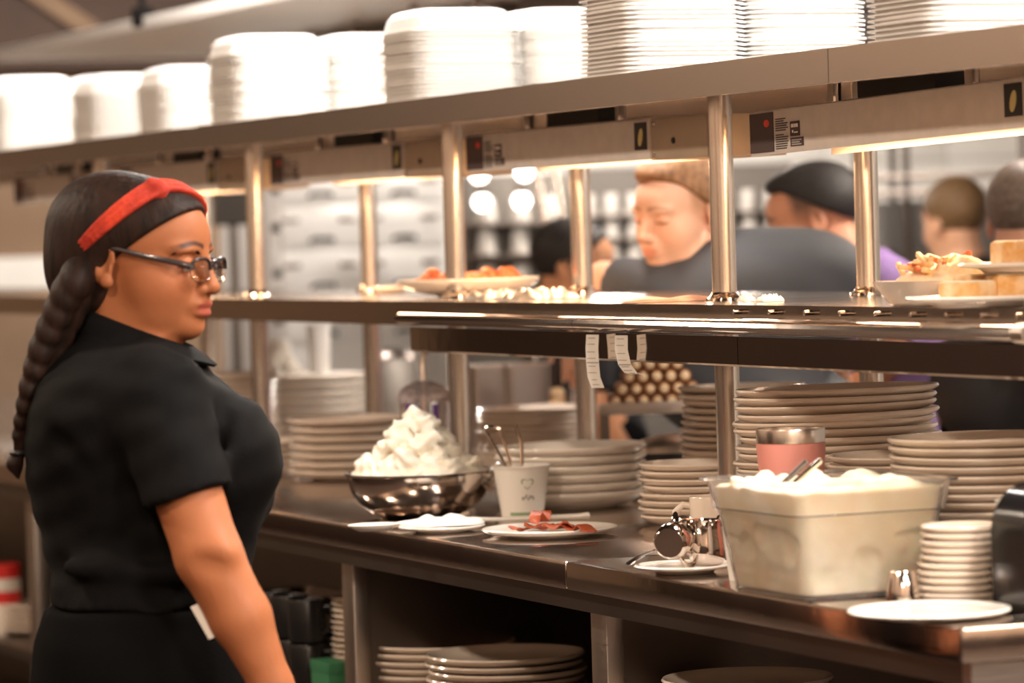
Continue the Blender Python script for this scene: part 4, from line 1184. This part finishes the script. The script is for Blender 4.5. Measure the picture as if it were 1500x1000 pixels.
F = Field(axis(W_(-8, 600)[0], W_(175, 600)[0], h=.003), axis(-.12, .08, h=.003), axis(W_(30, 716)[2], W_(120, 350)[2], h=.003))
bpts = [(118, 415, .040), (104, 436, .038), (92, 462, .036), (80, 488, .034), (68, 516, .032), (59, 544, .029), (50, 572, .026), (43, 598, .022), (37, 622, .018), (32, 643, .014)]
for i, (x, y, rr) in enumerate(bpts):
    for s in (-1, 1):
        F.ell(W_(x + s * 6, y + s * 7, -.055 + s * rr * .40), (rr * .62, rr * .66, rr * .92), .004, rot=(s * .7, .45 + s * .25, 0))
F.chain([W_(112, 425, -.05), W_(80, 488, -.055), W_(50, 572, -.055), W_(31, 650, -.055), W_(27, 668, -.055)], [.024, .020, .014, .010, .007], .004)
F.chain([W_(28, 664, -.055), W_(22, 680, -.055), W_(27, 700, -.055)], [.008, .012, .003], .003)
braid = link('braid', F.mesh(1), 'hair', hair)
c = W_(28, 663, -.055)
G().lathe([(.010 + .004 * math.cos(2 * PI * i / 10), .004 * math.sin(2 * PI * i / 10)) for i in range(11)], 16).obj('hair_tie', 'black', braid, c)
# headband with a knot: a shell over the combed hair
F = Field(HX, HY, HZ); F.d = DH.copy()
P0, P1, P2 = HX[:, None, None] - H.O[0], HY[None, :, None] - H.O[1], HZ[None, None, :] - H.O[2]; R = H.Rn
hx = R[0, 0] * P0 + R[1, 0] * P1 + R[2, 0] * P2; hy = R[0, 1] * P0 + R[1, 1] * P1 + R[2, 1] * P2; hz = R[0, 2] * P0 + R[1, 2] * P1 + R[2, 2] * P2
sl = ((hx - .052) * .698 - (hz - .105) * .716 - .45 * np.maximum(hy + .03, 0)) / np.sqrt(1 + .2 * (hy > -.03))
wd = .0085 + .0075 * np.clip((hz - .02) / .09, 0, 1)
F.d = np.maximum(D0 - (.0062 + .0016 * np.cos(sl / wd * 8.5)), np.maximum(np.abs(sl) - wd, .016 - hz)).astype(np.float32)
F.d = np.maximum(F.d, -(D0 + .004)).astype(np.float32)
H.ell(F, (.058, -.040, .106), (.017, .012, .016), .006, rot=(0, .7, 0))
H.cap(F, (.050, -.042, .116), (.066, -.040, .096), .0075, .0075, .003)
H.cap(F, (.044, -.048, .104), (.058, -.046, .112), .006, .006, .003)
link('headband', F.mesh(1), 'scarf', woman)
for sy in (-1, 1):
    G().tube([H.p((x, sy * y, z)) for x, y, z in ((.1140, .012, .0185), (.1135, .020, .0225), (.1095, .034, .0262), (.1015, .047, .0235), (.0925, .056, .0180))], [.0022, .0034, .0034, .0026, .0012], 8).obj('eyebrow', 'brow', body)
# glasses
mat('frame_dark', (.03, .02, .02), .25, coat=.5)
mat('lens', (1, 1, 1), .02, trans=1.0, ior=1.25)
gl = thing('glasses', 'dark half-rim glasses with clear lenses on the woman', 'glasses', W_.o, (0, 0, TH))
for sy in (-1, 1):
    c = np.array((.1290, sy * .033, -.004)); n = 28; pts = []
    for i in range(n):
        a = 2 * PI * i / n; u = .0245 * math.copysign(abs(math.cos(a)) ** .75, math.cos(a)); w = .0160 * math.copysign(abs(math.sin(a)) ** .8, math.sin(a))
        pts.append(c + np.array((-.30 * abs(u) * (1 if u * sy > 0 else 0) - .05 * w, u, w)))
    o = G().add([H.p(p + np.array((.0006, 0, 0))) for p in pts] + [H.p(p - np.array((.0012, 0, 0))) for p in pts], [tuple(range(n)), tuple(range(n, 2 * n))[::-1]] + [(i, (i + 1) % n, n + (i + 1) % n, n + i) for i in range(n)]).obj('lens', 'lens', gl, smooth=False)
    top = [pts[i] for i in range(0, n // 2 + 1)]
    G().tube([H.p(p + np.array((.0008, 0, .001))) for p in top], .0025, 8, flat=1.3).obj('brow_bar', 'frame_dark', gl)
    low = [pts[i % n] for i in range(n // 2, n + 1)]
    G().tube([H.p(p) for p in low], .0009, 6).obj('lower_rim', 'steel_polished', gl)
    tip = pts[0] if sy > 0 else pts[n // 2]
    G().tube([H.p(tip + np.array((0, 0, .006))), H.p((.110, sy * .0645, .006)), H.p((.06, sy * .074, .014)), H.p((.012, sy * .0785, .024)), H.p((-.008, sy * .080, .018))], [.0030, .0030, .0026, .0020, .0018], 8, flat=1.5).obj('temple_arm', 'frame_dark', gl)
G().tube([H.p((.1318, -.010, .008)), H.p((.1345, 0, .011)), H.p((.1318, .010, .008))], .0016, 8).obj('bridge', 'frame_dark', gl)
# guest-check pad in the hip pocket
a, b = W_(279, 889, -.232), W_(302, 938, -.238)
t = thing('notepad', "white paper pad tucked in the woman's hip pocket", 'notepad', W_.o, (0, 0, TH))
g = G(); ax = (b - a) / np.linalg.norm(b - a); sd = np.array((.93, -.05, .36)); nn = np.array((0, 1, 0))
for k in range(3):
    q0 = a + sd * (k * .007); q1 = b + sd * (k * .007 + .004)
    v = [q0, q0 + sd * .010, q1 + sd * .010, q1]; v = v + [p + nn * .004 for p in v]
    G().add([tuple(p + nn * k * .003) for p in v], [(0, 1, 2, 3), (7, 6, 5, 4), (0, 4, 5, 1), (1, 5, 6, 2), (2, 6, 7, 3), (3, 7, 4, 0)]).obj('sheet', 'paper', t, smooth=False)

# ---------------------------------------------------------- cooks behind the pass
def cook(label, px, d, head_px, head_py, face_yaw, pitch, skin, hairc, shirt_m, tor, arms, sc=1.0, full=.3, hair='short', neck_to=None, roll=0.0, res=.006, apron=False, beard=None, hips=None):
    Wc = Frame(px, d); t = thing('person', label, 'person', Wc.o, (0, 0, TH))
    R = Matrix.Rotation(face_yaw, 3, 'Z') @ Matrix.Rotation(pitch, 3, 'Y') @ Matrix.Rotation(roll, 3, 'X')
    H = Head(Wc(head_px, head_py), R, sc)
    mn = 'skin_cook_%d' % len(MATS); mat(mn, skin, .5, sss=.1, vcol=True)
    nb = Wc(*neck_to)
    hz = .92; hc = np.array((Wc(*hips)[0] if hips else nb[0] + .05, (hips[2] if hips else .0), 0))
    lo = np.min([H.O - .14, nb - .30, (hc[0] - .25, -.32, 0)] + [Wc(*a) - .09 for A in arms for a in A], axis=0); hi = np.max([H.O + .15, nb + .3, (hc[0] + .25, .32, 0)] + [Wc(*a) + .09 for A in arms for a in A], axis=0)
    xs = axis(lo[0], hi[0], (H.O[0] - .12, H.O[0] + .15), .010, res * .6); ys = axis(lo[1], hi[1], (H.O[1] - .12, H.O[1] + .12), .010, res * .6); zs = axis(0, H.O[2] + .16, (H.O[2] - .12, H.O[2] + .16), .012, res * .6)
    F = Field(xs, ys, zs); face(F, H, full, fine=False)
    F.cap(H.p((-.012, 0, -.04)), nb, .056 * sc, .064 * sc, .02)
    for (c, r) in tor: F.ell(Wc(*c), np.array(r) - .014, .05)
    for A in arms: F.chain([Wc(*a) for a in A], [.050, .042, .034, .030][:len(A)], .02)
    F.cap((hc[0], hc[1], hz), nb - np.array((0, 0, .18)), .12, .12, .06)
    for sy in (-1, 1): F.chain([(hc[0], hc[1] + sy * .10, hz), (hc[0], hc[1] + sy * .11, .45), (hc[0], hc[1] + sy * .11, .05)], [.09, .06, .045], .03)
    for A in arms:
        wr = Wc(*A[-1]); dv = wr - Wc(*A[-2]); dv /= np.linalg.norm(dv); sd = np.cross(dv, (0, 0, 1)); sd /= max(np.linalg.norm(sd), .01); hand(F, wr, dv, sd, np.cross(dv, sd))
    me = F.mesh(1); skin_colors(me, H, skin, np.array(skin) * np.array((.9, .6, .55)), np.array(hairc) * .8 + .01, beard)
    b = link('body', me, mn, t)
    if hair in ('fade', 'buzz', 'short'):
        ca = me.color_attributes['Col']; n = len(me.vertices); C = np.zeros(n * 4, dtype=np.float32); ca.data.foreach_get('color', C); C = C.reshape(-1, 4)
        P = np.zeros(n * 3, dtype=np.float32); me.vertices.foreach_get('co', P); q = H.inv(P.reshape(-1, 3).astype(np.float64))
        mm = np.clip((q[:, 2] + .01) / .05, 0, 1) * np.clip((.058 - q[:, 0]) / .02, 0, 1) * .8
        C[:, :3] = C[:, :3] * (1 - mm[:, None]) + np.array(hairc) * mm[:, None]; ca.data.foreach_set('color', C.ravel().astype(np.float32))
    F = Field(axis(lo[0] - .03, hi[0] + .03, h=.010), axis(lo[1] - .03, hi[1] + .03, h=.010), axis(.78, nb[2] + .25, h=.010))
    for (c, r) in tor: F.ell(Wc(*c), r, .05)
    for A in arms:
        a, bb = Wc(*A[0]), Wc(*A[1]); e = a + (bb - a) * .8; n = (bb - a) / np.linalg.norm(bb - a); capclip(F, a, bb, .072, .060, e, n, .03)
    F.cap((hc[0], hc[1], hz - .05), nb - np.array((0, 0, .18)), .15, .14, .06)
    F.cap(nb + (H.p((-.012, 0, -.04)) - nb) * .12, nb, .066, .085, .03)
    F.cap(nb + (H.p((-.012, 0, -.04)) - nb) * .25, H.p((-.012, 0, -.04)), .062, .066, .004, 'sub')
    link('shirt', F.mesh(1), shirt_m, t)
    F = Field(axis(hc[0] - .2, hc[0] + .2, h=.014), axis(hc[1] - .28, hc[1] + .28, h=.014), axis(.03, hz + .06, h=.014))
    F.ell((hc[0], hc[1], hz - .05), (.15, .19, .13), .04)
    for sy in (-1, 1): F.chain([(hc[0], hc[1] + sy * .10, hz - .05), (hc[0], hc[1] + sy * .11, .45), (hc[0], hc[1] + sy * .11, .07)], [.11, .08, .06], .03)
    link('trousers', F.mesh(1), 'trousers', t)
    for sy in (-1, 1):
        F = Field(axis(-.12, .22, h=.012), axis(-.09, .09, h=.012), axis(0, .12, h=.012)); F.ell((.05, 0, .03), (.13, .05, .05), .02); F.cut(lambda X, Y, Z: .003 - Z + 0 * X + 0 * Y)
        link('shoe', F.mesh(1), 'black', t, (hc[0], hc[1] + sy * .11, 0), face_yaw)
    hm = 'hair_%d' % len(MATS); mat(hm, hairc, .6, bump=.6, bscale=140, color2=tuple(np.array(hairc) * .55), nscale=90)
    F = Field(axis(H.O[0] - .15, H.O[0] + .15, h=.0045), axis(H.O[1] - .13, H.O[1] + .13, h=.0045), axis(H.O[2] - .10, H.O[2] + .17, h=.0045))
    g_ = .006 if hair == 'buzz' else .010
    H.ell(F, (-.004, 0, .044), (.096 + g_, .073 + g_, .082 + g_), .01); H.ell(F, (.04, 0, .046), (.072 + g_, .062 + g_, .064 + g_), .02)
    sl = {'short': (.55, .042), 'buzz': (.6, .030), 'fade': (.30, .060), 'long': (.8, .02)}[hair]
    def cutf(X, Y, Z):
        P0 = X - H.O[0]; P1 = Y - H.O[1]; P2 = Z - H.O[2]; Rn = H.Rn
        x = (Rn[0, 0] * P0 + Rn[1, 0] * P1 + Rn[2, 0] * P2) / sc; z = (Rn[0, 2] * P0 + Rn[1, 2] * P1 + Rn[2, 2] * P2) / sc
        return np.maximum((x - .03) * sl[0] - (z - sl[1]) + np.where(x < .03, (x - .03) * .45, (x - .03) * .35), (-.055 - z) + 0 * x) * .7 * sc
    F.cut(cutf)
    if hair == 'fade': H.ell(F, (.035, 0, .104), (.062, .056, .026), .02); H.ell(F, (.082, 0, .098), (.020, .042, .018), .015)
    if hair == 'short': H.ell(F, (.045, 0, .100), (.062, .060, .028), .02)
    link('hair', F.mesh(1), hm, t)
    return t, H, Wc
mat('tee_black', (.050, .052, .058), .75, bump=.3, bscale=160)
mat('tee_dark', (.018, .018, .02), .8, bump=.2, bscale=160)
mat('tee_purple', (.26, .16, .38), .8, bump=.2, bscale=160)
D2R = math.radians
cook('man in a black tee shirt smiling and leaning over the pass', 1100, 7.9, 1005, 312, D2R(180 + 42), D2R(10), (.78, .44, .29), (.36, .18, .08), 'tee_black',
     [((1085, 440, .0), (.17, .17, .13)), ((1130, 405, .02), (.19, .20, .10)), ((1190, 430, .05), (.13, .19, .12)), ((1020, 455, .0), (.12, .13, .075))],
     [[(965, 432, -.03), (885, 415, .05), (858, 470, .25), (850, 505, .42)], [(1120, 410, .20), (1100, 470, .30), (1150, 500, .42), (1180, 515, .44)]], full=.9, neck_to=(1018, 395), hips=(1300, 600, .05), roll=-.05)
cook('person with dark hair behind the rear post by the red food plate', 850, 10.2, 832, 392, D2R(-8), D2R(8), (.62, .30, .16), (.020, .014, .012), 'tee_dark',
     [((850, 540, 0), (.14, .20, .16)), ((850, 480, 0), (.11, .18, .07))], [[(850, 490, -.19), (870, 600, -.22), (920, 680, -.2)], [(850, 490, .19), (870, 600, .22), (920, 680, .2)]], neck_to=(838, 462), hair='long', res=.008)
cook('man with black faded haircut and purple shirt turned to the grill', 1270, 8.7, 1203, 322, D2R(180 - 14), D2R(14), (.62, .30, .18), (.016, .013, .012), 'tee_purple',
     [((1300, 500, .05), (.14, .19, .16)), ((1285, 425, .05), (.10, .20, .085))], [[(1290, 420, -.13), (1300, 520, -.18), (1240, 600, -.16)], [(1290, 430, .22), (1270, 530, .24), (1200, 590, .2)]], neck_to=(1252, 395), hair='fade', res=.008)
cook('person with curly light brown hair and black shirt, back turned', 1420, 11.0, 1402, 326, D2R(180 - 62), D2R(6), (.66, .36, .22), (.20, .11, .045), 'tee_dark',
     [((1425, 480, 0), (.13, .20, .16)), ((1425, 412, 0), (.11, .19, .075))], [[(1420, 420, -.19), (1400, 520, -.22), (1380, 590, -.1)], [(1425, 420, .19), (1400, 520, .2), (1370, 590, .1)]], neck_to=(1412, 392), hair='long', res=.008)
cook('man with short grey hair beside the toast plates, back turned', 1520, 8.1, 1500, 326, D2R(62), D2R(8), (.66, .36, .25), (.20, .15, .12), 'tee_dark',
     [((1520, 520, 0), (.15, .21, .18)), ((1515, 440, 0), (.13, .20, .08)), ((1480, 560, -.05), (.17, .15, .16))], [[(1500, 450, -.20), (1545, 560, -.24), (1590, 620, -.15)], [(1530, 450, .2), (1560, 550, .2), (1600, 600, .1)]], neck_to=(1503, 405), hair='buzz', full=.5, res=.008)

# ------------------------------------------------------------------ kitchen beyond the pass
XW = X_END + .001
# cream painted panel and pale tile on the end wall
def wall_rect(px0, py0, px1, py1, x):
    a = at_x(px0, py1, x); b = at_x(px1, py0, x); return a.y, b.y, min(a.z, b.z), max(a.z, b.z)
y0, y1, z0, z1 = wall_rect(-60, 374, 108, 436, XW)
struct(G().box(XW, XW + .03, y0, y1, z0, z1).obj('trim_2', 'wall_white', smooth=False))
# pale tiles behind the cook line
te = struct(G().box(XW, XW + .02, 2.38, Y_KIT - .01, .1, 2.6).obj('trim_3', 'grout', smooth=False))
TILE = G().box(0, .012, -.296, .296, -.196, .196, .004).me(); TILE.materials.append(MATS['tile'])
for i in range(6):
    for j in range(6):
        link('tile', TILE, None, te, (XW + .02, 2.70 + i * .60, .32 + j * .40))
# drawer unit, grey-white
mat('drawer', (.88, .87, .85), .35, .1, noise=.05, nscale=5)
xd = -6.6
def yz(px, py, x): p = at_x(px, py, x); return p.y, p.z
ya, zt_ = yz(400, 250, xd); yb, _ = yz(655, 250, xd)
t = thing('drawer_unit', 'tall pale grey drawer cabinet with recessed dark pulls beyond the pass', 'cabinet', (xd, (ya + yb) / 2, 0))
hw = (yb - ya) / 2; H_ = zt_ + .1
G().box(-.6, -.022, -hw, hw, .05, H_, .004).obj('cabinet_body', 'drawer', t)
for s in (-1, 1):
    for u in (-.05, -.55): G().tube([(u, s * (hw - .04), 0), (u, s * (hw - .04), .05)], .018, 8).obj('foot', 'black', t)
rowz = [yz(520, y, xd)[1] for y in (250, 297, 363, 430, 500)]
for i in range(len(rowz) - 1):
    zt2, zb2 = rowz[i] - .004, rowz[i + 1] + .004
    for (u0, u1) in ((-1, -.02), (.02, 1)):
        f = G().box(-.021, 0, u0 * hw * .93 + (.0 if u0 < 0 else 0), u1 * hw * .93, zb2, zt2, .004).obj('drawer_front', 'drawer', t)
        cx = (u0 + u1) / 2 * hw * .93
        for s in (-.5, .42):
            G().box(.0005, .012, cx + s * .22 - .028, cx + s * .22 + .028, zb2 + (zt2 - zb2) * .60, zb2 + (zt2 - zb2) * .60 + .016, .003).obj('recessed_pull', 'steel_dark', f)
        G().tube([(.002, cx - .04, zb2 + .022), (.022, cx - .034, zb2 + .032), (.022, cx + .034, zb2 + .032), (.002, cx + .04, zb2 + .022)], .006, 8).obj('bar_handle', 'black', f)
    G().lathe([(0, .02), (.014, .018), (.016, 0)], 12, M=Matrix.Rotation(PI / 2, 4, 'Y')).obj('knob', 'black', t, (-.0215, -hw * .965, (zt2 + zb2) / 2))
# dark board by the woman's glasses
p0 = at_d(312, 331, 12.4); p1 = at_d(366, 280, 12.4)
t = thing('order_screen', 'dark flat order screen on a thin pole beyond the pass', 'screen', (p0.x, p0.y, 0), (0, 0, TH))
wv = (p1 - p0).dot(UH)
G().box(0, wv, 0, .03, p0.z, p1.z, .004).obj('screen_case', 'black', t)
mat('slate', (.085, .08, .075), .4); G().box(.006, wv - .006, -.001, 0, p0.z + .006, p1.z - .006).obj('screen_face', 'slate', t, smooth=False)
G().tube([(wv / 2, .05, 0), (wv / 2, .05, p0.z + .05)], .015, 10).obj('pole', 'steel_dark', t); G().lathe([(0, .02), (.14, .015), (.15, 0)], 20).obj('base', 'steel_dark', t, (wv / 2, .05, 0))

# rack of cups: shelves with rows of upturned cups
mat('cup_grey', (.74, .70, .65), .25, noise=.1, nscale=20)
mat('rack_back', (.20, .18, .16), .6)
CUP = G().lathe([(.030, 0), (.031, .002), (.024, .070), (.020, .074), (0, .074)], 18).me(); CUP.materials.append(MATS['cup_grey'])
def cup_rack(px0, px1, d, rows, pitch, label, clabel, group, big=1.0, depth=.16, floor_z=0.0):
    p0 = at_d(px0, 330, d); p1 = at_d(px1, 330, d); w = (p1 - p0).dot(UH)
    t = thing('cup_rack', label, 'rack', (p0.x, p0.y, 0), (0, 0, TH))
    zs_ = [at_d((px0 + px1) / 2, y, d).z for y in rows]
    for z in zs_: G().box(-.02, w + .02, 0, depth, z - .012, z, .002).obj('rack_shelf', 'steel_dark', t)
    for x in (-.02, w + .02):
        for y in (.01, depth - .01): G().tube([(x, y, 0), (x, y, max(zs_) + .16)], .010, 8).obj('rack_post', 'steel_dark', t)
    G().box(-.02, w + .02, depth, depth + .01, .3, max(zs_) + .16).obj('back_panel', 'rack_back', t, smooth=False)
    n = int(w / pitch)
    for i, z in enumerate(zs_):
        for k in range(n):
            q = p0 + UH * ((k + .5) * w / n) + VH * .05; q.z = z + .0004
            o = link('steel_cup', CUP, None, None, q); o.scale = (big, big, big); tag(o, clabel, 'cup', group)
cup_rack(846, 1150, 13.0, (312, 346, 380, 412, 444), .072, 'dark rack of upturned cups behind the smiling man', 'pale cup upturned on the rack behind the smiling man', 'cups on the rack behind the smiling man')
cup_rack(688, 835, 12.6, (325, 372, 425), .088, 'dark rack of pale cups behind the red food plate', 'pale cup upturned on the rack behind the red food plate', 'cups on the rack behind the red food plate', big=1.12)
# bare bulbs hanging over that rack
for (px, py) in ((706, 296), (764, 294), (702, 256), (768, 252)):
    p = at_d(px, py, 12.3)
    t = thing('pendant_bulb', 'round glowing bulb hanging above the cup rack', 'light', (p.x, p.y, Z_HOOD + .012), group='bulbs above the cup rack')
    L = p.z - Z_HOOD - .012
    G().tube([(0, 0, 0), (0, 0, L + .045)], .004, 6).obj('cord', 'black', t)
    G().lathe([(0, L + .07), (.016, L + .06), (.018, L + .025), (.014, L + .02)], 14).obj('socket', 'steel_dark', t)
    G().lathe([(.027 * math.sin(PI * i / 10), L - .027 * math.cos(PI * i / 10)) for i in range(11)], 16).obj('bulb', 'bulb', t)
# hanging ladles
for (xa, ya_, xb, yb_, lb) in ((786, 250, 803, 345, 'long grey ladle hanging beyond the rear post'), (812, 246, 828, 340, 'second grey ladle hanging close to the rear post')):
    a, b = at_d(xa, ya_, 11.6), at_d(xb, yb_, 11.6)
    t = thing('hanging_ladle', lb, 'ladle', a)
    G().tube([Vector((0, 0, Z_HOOD - a.z + .012)), Vector((0, 0, 0)), (b - a)], [.004, .012, .015], 10).obj('handle', 'steel_post', t)
    G().lathe([(0, -.04), (.03, -.03), (.042, 0), (.040, 0), (.028, -.028), (0, -.037)], 18).obj('ladle_cup', 'steel_post', t, b - a)
# shelves with stacked grey trays, far right
mat('tray_grey', (.42, .40, .38), .5, noise=.1, nscale=10)
dS = 12.2; p0 = at_d(1282, 392, dS); p1 = at_d(1530, 392, dS); w = (p1 - p0).dot(UH)
t = thing('wall_shelf_rack', 'open steel shelf rack with stacked grey trays beyond the cooks', 'rack', (p0.x, p0.y, 0), (0, 0, TH))
for y in (252, 276, 392): 
    z = at_d(1400, y, dS).z; G().box(-.02, w, 0, .45, z - .018, z, .003).obj('rack_shelf', 'steel', t)
for x in (-.01, w * .20, w):
    for y in (.01, .44): G().tube([(x, y, 0), (x, y, 2.0)], .012, 8).obj('rack_post', 'steel_dark', t)
TRAY = loft([rrect(.105, .15, 0, .02), rrect(.118, .165, .022, .02), rrect(.124, .171, .024, .02), rrect(.124, .171, .027, .02), rrect(.114, .161, .025, .02), rrect(.102, .147, .004, .02)]).me(); TRAY.materials.append(MATS['tray_grey'])
z = at_d(1400, 392, dS).z
for s, n in ((1342, 15), (1450, 12)):
    p = at_d(s, 392, dS + .2)
    for i in range(n): tag(link('tray', TRAY, None, None, (p.x, p.y, z + .0004 + i * .0135), TH), 'grey plastic tray in the ' + ('taller' if n == 15 else 'shorter') + ' stack on the far rack', 'tray', 'trays in the ' + ('taller' if n == 15 else 'shorter') + ' stack on the far rack')

# ------------------------------------------------------------------ rear part of the worktop
# steel insert pans
for k, (px, w) in enumerate(((712, .055), (762, .055))):
    p = on(px, 8.95); p.z = Z_COUNTER + .0004
    o = loft([rrect(.06, w - .008, 0, .012), rrect(.066, w - .002, .2, .014), rrect(.072, w + .004, .205, .014), rrect(.062, w - .006, .205, .012), rrect(.056, w - .012, .006, .012)]).obj('insert_pan', 'steel', None, p)
    tag(o, ('tall steel insert pan close to the front post', 'tall steel insert pan beside the glass of fruit')[k], 'food pan')
p = on(815, 8.95); p.z = Z_COUNTER + .0004
t = thing('fruit_jar', 'clear square jar of red and golden food behind the plates', 'jar', p)
loft([rrect(.036, .036, 0, .01), rrect(.042, .042, .22, .01), rrect(.039, .039, .22, .01), rrect(.033, .033, .006, .01)]).obj('jar_wall', 'clear', t)
F = Field(axis(-.04, .04, h=.005), axis(-.04, .04, h=.005), axis(0, .15, h=.005))
for k in range(9): noise_lumps(F, (0, 0, .015 + k * .014), 8, .020, 40 + k, rr=(.006, .012))
link('jar_contents', F.mesh(1), 'toast', t)
# breadsticks on a raised tray
dB = 7.75
pt0 = at_d(878, 606, dB); pt1 = at_d(1046, 590, dB); wv = (pt1 - pt0).dot(UH)
zt3 = at_d(960, 590, dB).z
t = thing('raised_tray', 'raised steel tray stand holding breadsticks behind the plates', 'tray', (pt0.x, pt0.y, Z_COUNTER + .0004), (0, 0, TH))
hh = zt3 - Z_COUNTER
G().box(0, wv, -.004, .16, hh - .018, hh - .010, .002).obj('tray_pan', 'steel', t); G().box(0, wv, -.008, -.004, hh - .022, hh + .002, .001).obj('tray_lip', 'steel', t)
for x in (.012, wv - .012):
    for y in (.01, .15): G().box(x - .008, x + .008, y - .008, y + .008, 0, hh - .018).obj('leg', 'steel_dark', t, smooth=False)
mat('breadstick', (.36, .14, .04), .6, color2=(.22, .07, .02), nscale=30); mat('bread_end', (.80, .62, .40), .8)
BST = G().lathe([(0, 0), (.0128, .001), (.0135, .006), (.0135, .13), (0, .134)], 14).me(); BST.materials.append(MATS['breadstick'])
BEND = G().lathe([(0, -.004), (.006, -.0032), (.0092, .0005)], 14).me(); BEND.materials.append(MATS['bread_end'])
base = Vector((pt0.x, pt0.y, Z_COUNTER + hh - .0095))
rnd2 = random.Random(9); cnt = 0
for row in range(4):
    n = int((wv - .03) / .0285) - row
    for k in range(n):
        q = base + UH * (.02 + .0135 + row * .01425 + k * .0285) + VH * (.004 + rnd2.uniform(0, .008)); q.z += .0140 + row * .0245
        o = thing('breadstick', 'browned breadstick with a pale cut end piled on the raised tray', 'breadstick', q, (Matrix.Rotation(TH, 3, 'Z') @ Matrix.Rotation(-PI / 2, 3, 'X')).to_euler(), 'breadsticks on the raised tray')
        link('crust', BST, None, o); link('cut_end', BEND, None, o)
# black lidded pan under the tray end
p = on(985, 7.45)
t = thing('lidded_pot', 'dark pot with a domed steel lid behind the plates', 'pot', p)
G().lathe([(0, 0), (.075, 0), (.08, .005), (.082, .075), (.078, .075), (.074, .006), (0, .004)], 32).obj('pot_body', 'black', t)
G().lathe([(.084, .076), (.083, .082), (.065, .098), (.03, .108), (0, .110)], 32).obj('lid', 'steel', t)
# round steel pot and white bags on the far plates
mat('pot_dull', (.32, .29, .26), .55, .8)
p = on(578, 9.75)
t = thing('stock_pot', 'rounded dark steel pot standing far along the pass', 'pot', p)
G().lathe([(0, 0), (.05, 0), (.068, .03), (.074, .10), (.070, .16), (.058, .2), (.055, .2), (.066, .16), (.07, .10), (.064, .03), (0, .006)], 32).obj('pot_body', 'pot_dull', t)
G().lathe([(.060, .2), (.05, .215), (.02, .228), (0, .23)], 28).obj('lid', 'steel_dark', t)
zH = Z_COUNTER + 7 * .0205 + .0305
p = on(470, 9.58, zH)
tag(G().lathe([(0, 0), (.024, 0), (.030, .118), (.032, .118), (.032, .122), (.028, .122), (.022, .004), (0, .004)], 28).obj('foam_cup', 'foam', None, p), 'tall white foam cup standing on the far plate stack', 'cup')
F = Field(axis(-.06, .06, h=.004), axis(-.06, .06, h=.004), axis(0, .09, h=.004)); 
for k in range(5): noise_lumps(F, (0, 0, .012 + k * .014), 9, .045 - k * .008, 60 + k, rr=(.010, .018))
F.cut(lambda X, Y, Z: .0008 - Z + 0 * X + 0 * Y)
tag(link('take_out_bag', F.mesh(1), 'paper', None, on(412, 9.58, zH)), 'white crumpled take-out bag lying on the far plate stack', 'bag')

# ------------------------------------------------------------------ lower shelf oddments
def lowp(px, py, y): 
    p = at_y(px, py, y); return Vector((p.x, p.y, Z_LOW + .0004)), p.z - Z_LOW
mat('mug_black', (.012, .011, .011), .25); mat('green_box', (.03, .16, .07), .5); mat('red_can', (.62, .03, .025), .35); mat('can_white', (.72, .66, .58), .5)
MUG = None
k = 0
mg, mh = lowp(425, 905, -.33)
for (ox, oy) in ((0, 0), (.10, .0), (-.10, .0), (0, .10), (.10, .10), (-.10, .10)):
    for j in range(3 if oy == 0 else 2):
        q = mg + Vector((ox, oy, j * .0862))
        t = thing('black_mug', "black mug stacked under the counter by the woman's arm", 'mug', q, (0, 0, .7), group='black mugs under the counter'); k += 1
        if MUG is None:
            MUG = G().lathe([(0, .002), (.030, 0), (.036, .004), (.038, .08), (.036, .085), (.034, .08), (.032, .008), (0, .006)], 24).me(); MUG.materials.append(MATS['mug_black'])
            MH = G().tube([(.034, 0, .068), (.052, 0, .072), (.060, 0, .05), (.052, 0, .026), (.034, 0, .02)], .005, 8).me(); MH.materials.append(MATS['mug_black'])
        link('mug_body', MUG, None, t); link('handle', MH, None, t)
p, h = lowp(484, 968, -.34)
t = thing('green_box', 'dark green carton on the lower shelf by the saucers', 'box', p); G().box(-.05, .05, -.022, .022, 0, h, .002).obj('carton', 'green_box', t); G().box(-.051, .051, -.023, .023, h - .02, h + .001, .001).obj('lid', 'green_box', t)
p, h = lowp(436, 872, -.12)
# big shallow steel pans on a hanging sub-shelf
t = thing('pan_rack', 'low steel rack with a shallow pan under the counter', 'rack', p)
for x in (-.14, .14):
    for y in (-.08, .08): G().tube([(x, y, 0), (x, y, h - .03)], .006, 8).obj('leg', 'steel_dark', t)
G().box(-.15, .15, -.09, .09, h - .03, h - .024, .002).obj('rack_top', 'steel', t)
tag(loft([rrect(.12, .07, 0, .02), rrect(.135, .084, .028, .02), rrect(.142, .09, .030, .02), rrect(.130, .08, .030, .02), rrect(.116, .066, .004, .02)]).obj('shallow_pan', 'steel', None, p + Vector((0, 0, h - .0235))), 'shallow steel pan on the low rack under the counter', 'pan')
p, h = lowp(8, 826, -.33)
t = thing('paint_can', 'red and white striped tin on the lower shelf behind the woman', 'tin', p)
R_ = .036
for z0, z1, m in ((0, .44, 'can_white'), (.44, .62, 'red_can'), (.62, .80, 'can_white'), (.80, 1.0, 'red_can')):
    G().lathe([(0, h * z0), (R_, h * z0), (R_, h * z1), (0, h * z1)], 28).obj('band', m, t)
